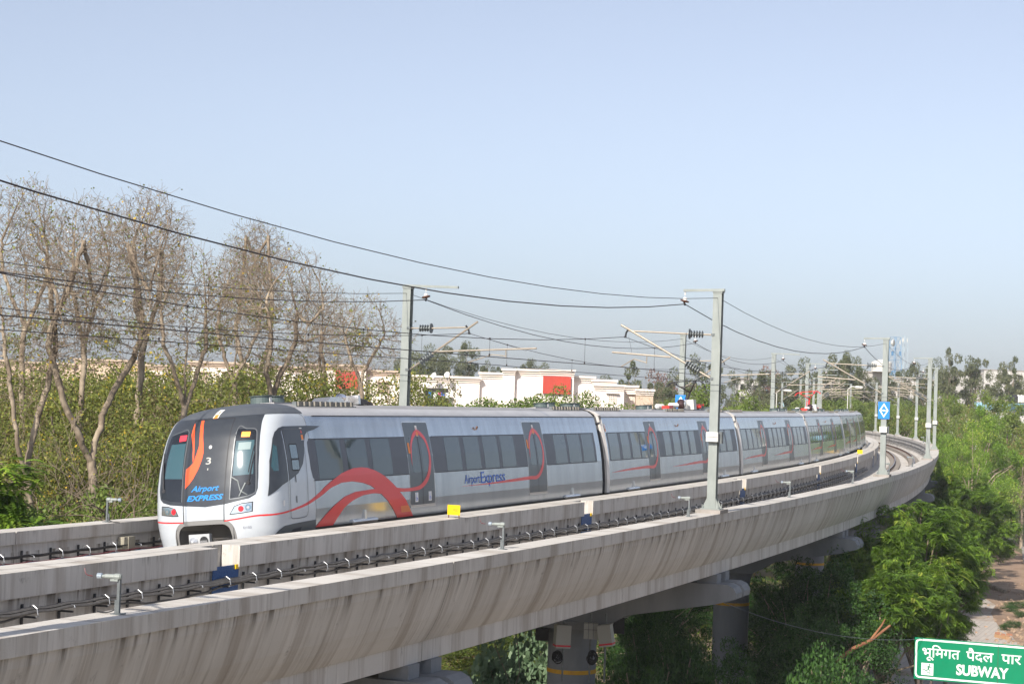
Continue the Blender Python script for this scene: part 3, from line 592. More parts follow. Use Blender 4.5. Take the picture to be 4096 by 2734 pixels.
def louvre(x0,x1,par,base=True):
    b=MB(); b.box(((x0+x1)/2,0,3.765),(x1-x0+.1,.9,.04)); b.build('roof_plinth',ROOFM,par)
    for sg in (-1,1):
        b=MB(); b.box(((x0+x1)/2,sg*.97,3.63),(x1-x0+.15,.1,.05)); b.box(((x0+x1)/2,sg*.93,3.70),(x1-x0,.1,.12)); b.cm=1
        n=int((x1-x0)/.27)
        for i in range(n):
            x=x0+(i+.5)*(x1-x0)/n; w_=.10 if i%3 else .17; b.box((x,sg*.985,3.705),(w_,.07,.115))
        b.build('roof_louvre',[GALVD,LOUV],par)
def bogie(xc,par):
    f=empty('x'); bpy.data.objects.remove(f)
    b=MB(); b.box((xc,0,.5),(2.6,2.1,.22)); b.box((xc,-1.05,.48),(3.0,.16,.25)); b.box((xc,1.05,.48),(3.0,.16,.25))
    for dx in (-1.1,1.1):
        for sg in (-1,1): b.lathe([(-.07,.42),(.05,.42),(.07,.45),(.075,.2)],(xc+dx,sg*.75,.43),(0,-sg,0),20)
        b.tube([(xc+dx,-.8,.43),(xc+dx,.8,.43)],.08,8)
    b.build('bogie',UNDER,par)
    b=MB(); b.lathe([(0,.03),(.02,.06),(1.35,.06),(1.37,.03)],(xc-.75,-1.46,.90),(1,0,0),10); b.box((xc-.05,-1.47,1.05),(.10,.05,.22)); b.build('damper',STEELB,par)
def underframe(x0,x1,par):
    b=MB(); b.box(((x0+x1)/2,0,.80),(x1-x0,2.76,.16)); 
    x=x0+4.4
    while x<x1-5.5: b.box((x+.9,0,.52),(1.6,2.4,.5)); x+=2.1
    b.build('underframe',UNDER,par)
def gutter(x0,x1,par):
    b=MB()
    for sg in (-1,1): b.bar((x0,sg*(wz(3.40)+.008),3.402),(x1,sg*(wz(3.40)+.008),3.402),.022,.018)
    b.build('gutter',SEAM,par)
def label_text(txt,x0,x1,z,h,par,m,bold,off=.018,cab=False,shear=0.,name='lettering'):
    V,F=text2d(txt,1,bold,shear); wd=max(v[0] for v in V)-min(v[0] for v in V); mn=min(v[0] for v in V); k=(x1-x0)/wd
    b=MB(); b.add([side_pt(x0+(vx-mn)*k,z+vy*h/.72,off,-1,cab) for vx,vy in V],F); return b.build(name,m,par)
def warn(x,z,par,cab=False):
    b=MB(); b.cm=0; decal_side([(x,z),(x+.13,z),(x+.13,z+.28),(x,z+.28)],.02,-1,cab,mb=b); b.cm=1; decal_side([(x+.015,z+.01),(x+.115,z+.01),(x+.115,z+.12),(x+.015,z+.12)],.022,-1,cab,mb=b); b.cm=2; decal_side([(x+.03,z+.16),(x+.10,z+.16),(x+.065,z+.24)],.022,-1,cab,mb=b); b.build('warning_sticker',[STK,STKO,REDP],par)
def access(x,z,par):
    b=MB(); b.cm=0; decal_side([(x,z),(x+.2,z),(x+.2,z+.24),(x,z+.24)],.02,mb=b); b.cm=1
    ribbon_side([(x+.05,z+.12),(x+.06,z+.05),(x+.11,z+.04),(x+.14,z+.08)],[.016]*4,.023,b); ribbon_side([(x+.09,z+.19),(x+.09,z+.10),(x+.14,z+.10),(x+.16,z+.05)],[.018]*4,.023,b); decal_side([(x+.08,z+.20),(x+.10,z+.20),(x+.10,z+.225),(x+.08,z+.225)],.023,mb=b)
    b.build('access_sticker',[STK,BLUED],par)
# ---- coach 1 (cab)
L1=24.77-.75
loc,rot=coach_frame(.75,24.77)
c1=body_mesh(2.5,L1).build('cab_coach',SILVER,train); c1.location=loc; c1.rotation_euler=rot
roof_strip(2.5,L1,3.40,3.60).build('roof_shoulder',ROOFS,c1,True); roof_strip(2.5,L1,3.60,3.775,12).build('roof',ROOFM,c1,True)
# cab shell
def cab_rows(zs,tn=40,x_end=2.5,cavity=False):
    ts=np.linspace(0,PI/2,tn); prof=[]
    V=[];n=None
    for z in zs:
        w_=max(wz(z),.0); row=[]
        half=[]
        for t in ts:
            r=math.sin(t)**(2/NE); q=math.cos(t)**(2/NE) if t<PI/2-1e-6 else 0
            half.append((xf(z)+DP*(1-q),r*w_))
        half.append((max(x_end,half[-1][0]+.01),w_))
        row=[(x,-y,z) for x,y in half[::-1]]+[(x,y,z) for x,y in half[1:]]
        V+=row; n=len(row)
    m=len(zs); return V,[(i*n+j,i*n+j+1,(i+1)*n+j+1,(i+1)*n+j) for i in range(m-1) for j in range(n-1)],n
def in_cav(y,z,x): return abs(y)<.70 and z<1.19-max(0,abs(y)-.48)**2*4 and x<1.2
zs=list(np.arange(.38,3.451,.045))+[3.45]
V,F,n=cab_rows(zs,56); F2=[]
for f in F:
    c=sum((Vector(V[k]) for k in f),Vector())/4
    if in_cav(c[1],c[2],c[0]): continue
    if c[2]<.60+.0 and c[0]>1.0: continue
    F2.append(f)
b=MB(); b.add(V,F2); cab=b.build('cab_shell',SILVERW,c1,True)
zs=list(np.linspace(3.45,3.775,30)); V,F,n=cab_rows(zs,40,2.5); b=MB(); b.add(V,F); b.build('cab_roof',CABR,c1,True)
# coupler cavity
b=MB(); b.add([(.02,-.70,.38),(.02,-.70,1.05),(.02,-.5,1.19),(.02,.5,1.19),(.02,.70,1.05),(.02,.70,.38),(1.3,-.62,.38),(1.3,-.62,.98),(1.3,-.45,1.1),(1.3,.45,1.1),(1.3,.62,.98),(1.3,.62,.38)],[(k,k+1,k+7,k+6) for k in range(5)]+[(6,7,8,9,10,11)]); b.build('coupler_cavity',mat('cavity grey',(.22,.215,.21),.7),c1)
b=MB(); ribbon_front([(.695,.40),(.695,.70),(.69,.92),(.645,1.07),(.56,1.15),(.45,1.185),(0,1.19),(-.45,1.185),(-.56,1.15),(-.645,1.07),(-.69,.92),(-.695,.70),(-.695,.40)],[.10]*13,.006,b,8); b.build('cavity_rim',MATS['cavity grey'],c1)
b=MB(); b.box((-.05,.075,.74),(.10,.50,.42)); cpl=b.build('coupler_head',mat('coupler white',(.50,.51,.52),.4,.2),c1)
b=MB(); b.lathe([(0,.0),(.004,.105)],(-.104,-.045,.795),(-1,0,0),20); b.build('coupler_socket',BLACK,c1); b=MB(); b.lathe([(0,.11),(.03,.10),(.09,.03),(.10,.0)],(-.10,.205,.79),(-1,0,0),18); b.build('coupler_cone',mat('cone steel',(.62,.63,.65),.25,.6),c1); b=MB(); b.box((-.125,-.05,.79),(.04,.17,.05)); b.build('coupler_hook',STEELB,c1)
b=MB(); b.tube([(.05,.13,.62),(1.3,0,.62)],.14,12); b.tube(smooth_path([(.05,-.18,.78),(.2,-.36,.72),(.6,-.4,.6),(1.2,-.3,.7)],5),.045,8); b.tube(smooth_path([(.05,-.18,.82),(.3,-.5,.8),(.7,-.52,.7),(1.2,-.4,.8)],5),.03,8); b.build('coupler_bar',UNDER,c1)
# dark front mask
mk=[(-.52,1.555),(-.06,1.52),(.47,1.57),(.85,1.61),(1.08,1.67),(1.18,1.75),(1.225,1.9),(1.235,2.3),(1.225,2.75),(1.19,3.10),(1.14,3.30),(1.12,3.46),(-1.08,3.46),(-1.10,3.30),(-1.13,3.10),(-1.175,2.6),(-1.20,2.1),(-1.20,1.85),(-1.16,1.72),(-1.04,1.645)]
decal_front(mk,.004,.055).build('front_mask',DARKM,c1,True)
# door panel outline
b=MB()
for pts in ([(.48,3.42),(.50,2.5),(.485,1.19)],[(-.51,3.40),(-.52,2.5),(-.50,1.19)],[(.48,3.42),(0,3.43),(-.51,3.41)]): ribbon_front(pts,[.022]*len(pts),.0105,b,10)
b.build('panel_gap',SEAM,c1)
def fpoly(name,poly,m,off,st=.06,par=None): return decal_front(poly,off,st).build(name,m,par or c1,True)
WR=[(-.64,3.16),(-.85,3.155),(-1.05,3.11),(-1.10,2.8),(-1.145,2.3),(-1.165,1.85),(-1.12,1.74),(-.9,1.68),(-.62,1.655)]
WL=[(.55,3.19),(.80,3.18),(1.02,3.13),(1.09,2.9),(1.15,2.4),(1.17,1.95),(1.13,1.76),(.85,1.69),(.54,1.66)]
wr=fpoly('windscreen',WR,mat('screen surround glass',(.012,.014,.018),.06,spec=.8),.009); fpoly('windscreen',WL,MATS['screen surround glass'],.009)
fpoly('cab_glass',[(-.68,2.90),(-1.05,2.90),(-1.09,2.5),(-1.10,2.16),(-.68,2.15)],GLASSC,.014); fpoly('cab_glass',[(.55,2.93),(.97,2.93),(1.03,2.6),(1.06,2.19),(.55,2.16)],GLASSC,.014)
_rim=mat('mid grey rim',(.16,.17,.18),.35,.4)
ribbon_front([(-.63,1.66),(-.65,2.4),(-.66,3.17)]+WR[1:],[.02]*11,.014).build('screen_frame',_rim,c1); ribbon_front([(.53,1.66),(.53,2.4),(.535,3.17)]+WL[1:3],[.02]*5,.014).build('screen_frame',_rim,c1)
fpoly('blind',[(-.74,2.86),(-1.0,2.86),(-1.0,2.70),(-.74,2.70)],mat('blind pale',(.20,.28,.29),.5),.017)
fpoly('display',[(.75,3.11),(.56,3.11),(.56,2.99),(.75,2.98)],REDD,.018); fpoly('display',[(-.77,3.09),(-.95,3.08),(-.95,2.97),(-.77,2.98)],AMBER,.018)
# head lamps
HR=[(-.73,1.50),(-.88,1.555),(-1.12,1.575),(-1.11,1.36),(-.9,1.335),(-.62,1.32)]; HL=[(1.12,1.60),(.9,1.585),(.70,1.525),(.61,1.35),(.8,1.36),(1.13,1.40)]
for H_,rc,wc in ((HR,(-.875,1.435),(-1.02,1.455)),(HL,(.745,1.46),(.93,1.475))):
    cx=sum(p[0] for p in H_)/len(H_); cz=sum(p[1] for p in H_)/len(H_)
    o=fpoly('headlight',H_,SEAM,.006,.03); fpoly('lamp_housing',[(cx+(p[0]-cx)*.9,cz+(p[1]-cz)*.84) for p in H_],LAMPC,.012,.03)
    circ=lambda c,r: [(c[0]+r*math.cos(a)*.92,c[1]+r*math.sin(a)) for a in np.linspace(0,2*PI,18)[:-1]]
    fpoly('tail_lamp',circ(rc,.062),LAMPR,.024,.03); fpoly('head_lamp',circ(wc,.068),mat('lamp glass',(.25,.36,.42),.05,.6) if 'lamp glass' not in MATS else MATS['lamp glass'],.020,.03); fpoly('head_lamp',circ(wc,.032),STEELB,.027,.03)
# red waist stripe on the front
b=MB(); ribbon_front([(-.50,1.20),(-.8,1.225),(-1.14,1.262),(-1.36,1.263)],[.030,.032,.034,.034],.006,b); b.build('red_stripe',REDP,c1); b=MB(); ribbon_front([(.50,1.215),(.9,1.23),(1.2,1.25),(1.36,1.265)],[.030]*4,.006,b); b.build('red_stripe',REDP,c1)
ribbon_side([(.30,1.262),(.57,1.262),(1.04,1.29),(1.6,1.355),(2.12,1.44),(2.7,1.60),(2.98,1.70)],[.034,.034,.04,.05,.065,.10,.125],.006,cab=True).build('red_stripe',REDP,c1)
# flame figures
F1=[(.468,3.36),(.40,3.20),(.335,3.02),(.285,2.85),(.262,2.6),(.295,2.47),(.31,2.62),(.315,2.80),(.35,2.95),(.425,3.10)]
F1=[(.462,3.37),(.425,3.30),(.375,3.15),(.33,2.95),(.30,2.75),(.285,2.58),(.31,2.50),(.325,2.62),(.345,2.80),(.39,2.95),(.45,3.12)]
F2=[(.315,3.41),(.245,3.41),(.16,3.15),(.09,2.87),(.062,2.70),(.085,2.55),(.15,2.35),(.26,2.15),(.36,2.03),(.455,1.94),(.462,2.36),(.36,2.43),(.30,2.49),(.26,2.60),(.225,2.72),(.20,2.85),(.22,3.05),(.27,3.25)]
fpoly('flame_figure',F1,ORG,.012,.05); fpoly('flame_figure',F2,ORG,.012,.05)
def ftext(txt,y0,y1,z,h,m,bold,shear=0.,off=.014,name='front_lettering',slope=0.):
    V,F=text2d(txt,1,bold,shear); mn=min(v[0] for v in V); k=(y1-y0)/(max(v[0] for v in V)-mn)
    b=MB(); b.add([front_pt(y0+(vx-mn)*k,z+vy*h/.72,off) for vx,vy in V],[f[::-1] for f in F]); return b.build(name,m,c1)
ftext('Airport',.30,-.385,1.865,.125,BLUET,.018,.35); ftext('EXPRESS',.40,-.49,1.668,.115,BLUET,.03,.3)
ftext('3',-.02,-.145,2.44,.15,GREYT,.01); ftext('1',-.07,-.095,2.31,.045,GREYT,.0); ftext('D103',-.90,-1.06,1.005,.05,mat('fleet number',(.18,.18,.24),.5),.0)
fpoly('marker_dot',[(-.09+.038*math.cos(a),2.81+.038*math.sin(a)) for a in np.linspace(0,6.28,14)[:-1]],STK,.012)
b=MB(); b.cm=0; decal_front([(.06,3.42),(-.075,3.42),(-.06,3.63),(.07,3.63)],.010,.05,b); b.cm=1; decal_front([(.045,3.435),(-.06,3.435),(-.055,3.52),(.05,3.52)],.013,.05,b); decal_front([(.03,3.55),(-.035,3.55),(.0,3.605)],.013,.05,b); b.build('warning_sticker',[STK,STKO],c1)
# wipers
for y0,z0,y1,z1 in ((-1.02,1.98,-1.09,2.62),(1.06,1.92,1.14,2.55)):
    b=MB(); p=[front_pt(y0+(y1-y0)*t,z0+(z1-z0)*t,.05) for t in np.linspace(0,1,6)]; b.tube(p,.014,6); q=[front_pt(y0+(y1-y0)*t+.03,z0+(z1-z0)*t+.10,.03) for t in np.linspace(.2,1.15,7)]; b.tube(q,.010,5); b.lathe([(0,.05),(.03,.04)],front_pt(y0,z0,.0),(-1,0,0),12); b.build('wiper',SEAM,c1)
b=MB(); P_=[front_pt(y,z,.022) for y,z in ((-.66,2.12),(-.80,2.03),(-.86,1.82),(-1.0,1.72))]; b.tube(P_,.018,6); b.tube([front_pt(-.96,1.98,.022),front_pt(-.88,1.80,.022),front_pt(-.84,1.70,.022)],.018,6); b.build('linkage',GALVD,c1)
# cab side dark panel, door, windows
dp=[(.43,1.66),(.62,1.755),(.88,1.88),(1.3,1.99),(1.7,2.12),(1.97,2.32),(2.11,2.55),(2.2,2.81),(2.32,2.97),(2.46,3.04),(2.8,3.08),(3.18,3.165),(2.46,3.175),(1.7,3.17),(1.30,3.165),(1.13,3.13),(.97,3.04),(.86,2.90),(.74,2.66),(.62,2.42),(.52,2.04)]
decal_side(dp,.020,-1,True,.07).build('cab_side_panel',DARKM,c1,True)
dpf=[(x,z) for x,z in dp]; decal_side(dpf,.020,1,True,.1).build('cab_side_panel',DARKM,c1,True)
decal_side([(.82,2.78),(.90,2.72),(.80,2.19),(.66,2.19),(.62,2.3)],.0255,-1,True,.06).build('cab_side_window',GLASSC,c1)
b=MB(); b.cm=0; decal_side(rrect(1.40,1.80,2.17,2.78,.05),.0235,-1,True,.1,b); b.cm=1; decal_side(rrect(1.43,1.77,2.45,2.75,.03),.0255,-1,True,.1,b); decal_side(rrect(1.43,1.77,2.20,2.41,.03),.0255,-1,True,.1,b); b.build('cab_door_window',[SEAM,GLASSC],c1)
b=MB(); ribbon_side([(1.19,3.06),(1.185,2.2),(1.17,1.25)],[.02]*3,.0255,b,True); b.build('handrail',STEELB,c1)
b=MB(); ribbon_side([(1.26,3.05),(1.24,2.2),(1.23,1.3),(1.27,1.16),(1.4,1.13),(1.9,1.14),(2.06,1.2),(2.10,1.4),(2.11,1.9),(2.14,2.5),(2.17,2.85)],[.014]*11,.0245,b,True); ribbon_side([(1.21,3.08),(1.4,3.10),(2.2,3.10)],[.012]*3,.0245,b,True); b.build('cab_door_seam',mat('seam grey',(.12,.12,.125),.6),c1)
for x,z in ((1.52,1.92),(1.52,1.47)): b=MB(); decal_side(rrect(x,x+.035,z,z+.15,.01),.0255,-1,True,.1,b); b.build('door_handle',SEAM,c1)
b=MB(); ribbon_side([(2.14,3.49),(2.36,3.43),(2.47,3.32),(2.50,3.1),(2.50,2.6),(2.50,1.9),(2.51,.95)],[.012]*7,.007,b,False); b.build('shell_seam',MATS['seam grey'],c1)
warn(2.08,2.85,c1,True)
b=MB(); decal_side(rrect(.88,.97,1.42,1.55,.02),.01,-1,True,.1,b); b.build('call_point',STK,c1)
sk=[(.56,.62),(.60,.84),(.72,.92),(.94,.99),(1.4,1.02),(2.50,1.06),(2.50,.60)]
decal_side(sk,.020,-1,True,.08).build('skirt_recess',mat('skirt grey',(.085,.095,.10),.5),c1); b=MB(); decal_side([(1.25,.82),(1.35,.90),(1.78,.93),(1.72,.82)],.024,-1,True,.1,b); b.build('skirt_slot',SEAM,c1)
# windows, doors
window_band(2.33,7.93,[(2.75,4.06),(4.35,5.48),(5.77,6.91)],c1,left_r=True); window_band(9.57,16.83,[(10.5,11.58),(11.88,13.01),(13.32,14.45),(14.72,15.84)],c1); window_band(18.5,23.55,[(19.41,20.53),(20.75,21.98),(22.18,23.32)],c1)
window_band(2.6,7.93,[(2.75,4.06),(4.35,5.48),(5.77,6.91)],c1,1); window_band(9.57,16.83,[(10.5,11.58),(11.88,13.01),(13.32,14.45),(14.72,15.84)],c1,1)
for cx in (8.75,17.67): door(cx,.80,c1); door(cx,.80,c1,1); warn(cx-.04,2.88,c1)
access(8.22,1.22,c1); access(9.10,1.22,c1)
for x in (8.02,16.93): b=MB(); decal_side(rrect(x,x+.12,2.45,2.72,.02),.02,mb=b); b.build('door_button',STKO,c1)
A=[(2.92,1.615),(3.3,1.74),(3.89,1.84),(4.49,1.855),(5.1,1.80),(5.53,1.72),(5.83,1.62),(6.11,1.51),(6.51,1.32),(6.86,1.09),(7.11,.885),(8.11,.885),(7.86,1.10),(7.59,1.32),(7.08,1.62),(6.8,1.755),(6.45,1.90),(6.1,2.01),(5.78,2.09),(5.4,2.15),(5.05,2.17),(4.6,2.16),(4.24,2.11),(3.9,2.05),(3.62,1.97),(3.25,1.86),(2.92,1.745)]
B=[(2.48,.885),(2.98,1.13),(3.42,1.32),(4.03,1.51),(4.64,1.60),(5.39,1.625),(5.86,1.64),(6.15,1.50),(5.8,1.53),(5.51,1.53),(5.1,1.51),(4.75,1.46),(4.45,1.40),(4.19,1.33),(3.97,1.25),(3.79,1.14),(3.4,.885)]
decal_side(A,.018,step=.15).build('red_ribbon',REDP,c1); decal_side(B,.021,step=.15).build('red_ribbon',REDP,c1)
decal_side([(7.35,1.0),(7.95,1.0),(7.80,1.16),(7.30,1.16)],.024,step=.15).build('orange_reflector',mat('orange film',(.80,.17,.02),.3),c1)
ring(8.75,[(7.02,1.575),(7.5,1.55),(8.1,1.55)],[.10,.085,.085],c1); ring(17.67,[(11.5,1.515),(13.4,1.525),(15.5,1.56),(16.9,1.59)],[.005,.03,.075,.095],c1)
label_text('Airport',11.68,12.84,1.575,.25,c1,BLUED,.0); label_text('Express',12.90,14.80,1.555,.325,c1,BLUED,.004)
gutter(2.9,L1,c1); louvre(2.85,5.97,c1); fans(3.35,c1); louvre(20.9,23.7,c1); fans(23.0,c1); underframe(2.6,L1-.1,c1); bogie(3.6+1.6,c1); bogie(20.9,c1)
# roof resistor / horn group
b=MB(); b.add([(5.3,-.55,3.76),(6.6,-.55,3.76),(6.2,-.55,3.93),(5.65,-.55,3.93),(5.3,-.1,3.76),(6.6,-.1,3.76),(6.2,-.1,3.93),(5.65,-.1,3.93)],[(0,1,2,3),(4,7,6,5),(0,4,5,1),(1,5,6,2),(2,6,7,3),(3,7,4,0)]); b.box((6.85,-.5,3.86),(.12,.5,.22)); b.build('roof_bracket',STEELB,c1)
b=MB(); b.lathe([(0,.03),(.06,.10),(.3,.09),(.32,.04)],(6.25,-.45,3.92),(1,0,0),14); b.build('roof_valve',mat('chrome',(.75,.70,.70),.12,1.),c1)
b=MB(); b.tube(smooth_path([(6.95,-.42,3.93),(7.3,-.45,3.9),(7.7,-.5,3.83),(8.0,-.55,3.75)],4),.055,10); b.box((7.15,-.5,3.80),(.5,.4,.12)); b.build('roof_cable',mat('grease brown',(.06,.045,.04),.5),c1)
# handrail lamp on side
def side_lamp(x,par): b=MB(); p=side_pt(x,3.09,.03); b.lathe([(0,.03),(.05,.03)],p,(0,-1,0),8); b.box((p[0],p[1],p[2]-.05),(.05,.05,.03)); b.build('side_lamp',BRKT,par)
side_lamp(13.0,c1)
# ---- intermediate coach (prototype)
L2=21.34
def make_coach():
    loc,rot=coach_frame(25.43,46.77); c=body_mesh(.16,L2).build('coach',SILVER,train); c.location=loc; c.rotation_euler=rot
    roof_strip(.16,L2,3.40,3.60).build('roof_shoulder',ROOFS,c,True); roof_strip(.16,L2,3.60,3.775,12).build('roof',ROOFM,c,True)
    # white end lip with louvre
    lz=[.88,1.3,1.96,2.42,2.88,3.14,3.40,3.50,3.60,3.68]
    for sg in (-1,1):
        b=MB(); V=[]
        for z in lz: V+=[(.03,sg*(wz(z)-.13),z),(.0,sg*(wz(z)-.05),z),(.16,sg*(wz(z)+.002),z)]
        F=[(j*3+k,j*3+k+1,(j+1)*3+k+1,(j+1)*3+k) for j in range(len(lz)-1) for k in (0,1)]; b.add(V,F if sg>0 else [f[::-1] for f in F]); b.build('end_lip',LIPM,c)
    b=MB(); b.box((.09,0,2.2),(.10,2.66,2.5)); b.build('end_wall',BELLOW,c)
    b=MB(); b.box((-.03,-1.22,3.22),(.03,.3,.03)); b.build('end_step',SEAM,c)
    b=MB(); b.cm=0; b.box((-.03,-1.10,2.62),(.02,.28,.52)); b.cm=1
    for i in range(7): b.box((-.045,-1.22+.04*i,2.64),(.012,.014,.44))
    b.build('end_grille',[SEAM,LIPM],c)
    window_band(.30,5.55,[(.45,1.65),(2.0,3.05),(3.35,4.40),(4.6,5.4)],c); window_band(7.2,14.15,[(8.11,9.1),(9.52,10.57),(10.92,11.89),(12.25,13.17)],c); window_band(15.85,L2-.25,[(16.3,17.4),(17.7,18.75),(19.05,20.1)],c)
    for cx in (6.36,15.0): door(cx,.78,c); warn(cx-.04,2.88,c); b=MB(); decal_side(rrect(cx-.72,cx-.60,2.45,2.72,.02),.02,mb=b); b.build('door_button',STKO,c)
    ring(6.36,[(.45,1.53),(2.27,1.575),(4.2,1.60),(5.2,1.61)],[.004,.05,.08,.09],c); ring(15.0,[(9.1,1.53),(10.9,1.55),(12.8,1.585),(13.9,1.60)],[.004,.04,.08,.09],c)
    gutter(.16,L2,c); louvre(.64,3.84,c); fans(1.15,c); louvre(L2-3.3,L2-.4,c); fans(L2-1.1,c); underframe(.2,L2,c); bogie(3.3,c); bogie(L2-3.0,c); side_lamp(10.6,c); warn(.22,2.9,c)
    b=MB(); b.box((-.33,0,1.95),(.62,1.7,2.5)); b.box((-.33,0,2.0),(.3,1.85,2.3)); b.build('gangway',BELLOW,c)
    return c
def pantograph(x0,par,red=False):
    zr=3.77; armm=REDP if red else mat('pantograph arm',(.07,.05,.05),.5,.4) if 'pantograph arm' not in MATS else MATS['pantograph arm']
    b=MB()
    for y in (-.45,.45): b.bar((x0-.2,y,zr+.22),(x0+1.6,y,zr+.22),.07,.07)
    for x in (x0-.1,x0+.7,x0+1.5): b.bar((x,-.5,zr+.22),(x,.5,zr+.22),.08,.08)
    for x in (x0+.9,x0+1.15,x0+1.4): b.lathe([(0,.02),(.02,.06),(.3,.06),(.32,.02)],(x,-.4,zr+.14),(0,1,0),10)
    b.build('pantograph_frame',REDM,par)
    b=MB()
    for x,y in ((x0,-.4),(x0,.4),(x0+1.5,-.4),(x0+1.5,.4)): insul(b,(x,y,zr),(x,y,zr+.2),3,.03,.06)
    b.build('pantograph_foot',GALVD,par)
    b=MB(); k=(x0+1.25,0,zr+.80); hz=5.03
    b.tube([(x0+.2,0,zr+.26),k],[.06,.045],8); b.tube([(x0+.5,.15,zr+.26),(k[0]-.05,.15,k[2]-.08)],.022,6)
    for y in (-.42,.42): b.tube([k,(x0+.45,y,hz-.1)],[.035,.022],7)
    b.tube([(x0+.75,-.28,zr+1.05),(x0+.75,.28,zr+1.05)],.018,6); b.build('pantograph_arm',armm,par)
    b=MB()
    for dx in (-.12,.12): b.tube(smooth_path([(x0+.45+dx,-.80,hz-.18),(x0+.45+dx,-.66,hz-.05),(x0+.45+dx,-.4,hz),(x0+.45+dx,.4,hz),(x0+.45+dx,.66,hz-.05),(x0+.45+dx,.80,hz-.18)],4),.020,6)
    b.box((x0+.45,-.42,hz-.08),(.22,.10,.09)); b.box((x0+.45,.42,hz-.08),(.22,.10,.09)); b.build('pantograph_head',BRK if not red else REDP,par)
    # isolating gear
    b=MB(); insul(b,(x0-3.6,-.25,zr+.20),(x0-2.4,-.25,zr+.20),9,.05,.10); insul(b,(x0-3.4,.35,zr+.2),(x0-2.4,.35,zr+.2),9,.05,.10); insul(b,(x0-1.25,-.3,zr+.02),(x0-1.25,-.3,zr+.42),7,.09,.15); b.build('roof_insulator',CERW,par)
    b=MB(); b.box((x0-.62,-.35,zr+.22),(.5,.5,.42)); b.build('breaker_box',WHITEP,par)
    b=MB(); b.lathe([(0,.05),(.05,.19),(.12,.21),(.22,.21),(.29,.19),(.34,.05)],(x0-1.95,-.15,zr+.24),(0,-1,0),18); b.build('roof_capacitor',mat('dark brown shell',(.06,.03,.03),.25,.3) if 'dark brown shell' not in MATS else MATS['dark brown shell'],par); b=MB(); b.lathe([(0,.03),(.0,.14),(.03,.13),(.05,.03)],(x0-1.95,-.48,zr+.24),(0,-1,0),16); b.build('capacitor_cap',STEELB,par)
    b=MB(); b.bar((x0-4.2,-.2,zr+.12),(x0-3.5,-.2,zr+.12),.3,.12); b.build('roof_red_bracket',REDM,par)
    louvre(x0-7.4,x0-4.4,par); fans(x0-6.9,par)
c2=make_coach()
coaches=[c2]
for k in range(1,5):
    o=copy_tree(c2,train); s0=25.43+22*k; loc,rot=coach_frame(s0,s0+L2); o.location=loc; o.rotation_euler=rot; coaches.append(o)
pantograph(18.1,c2); pantograph(15.0,coaches[2],True)
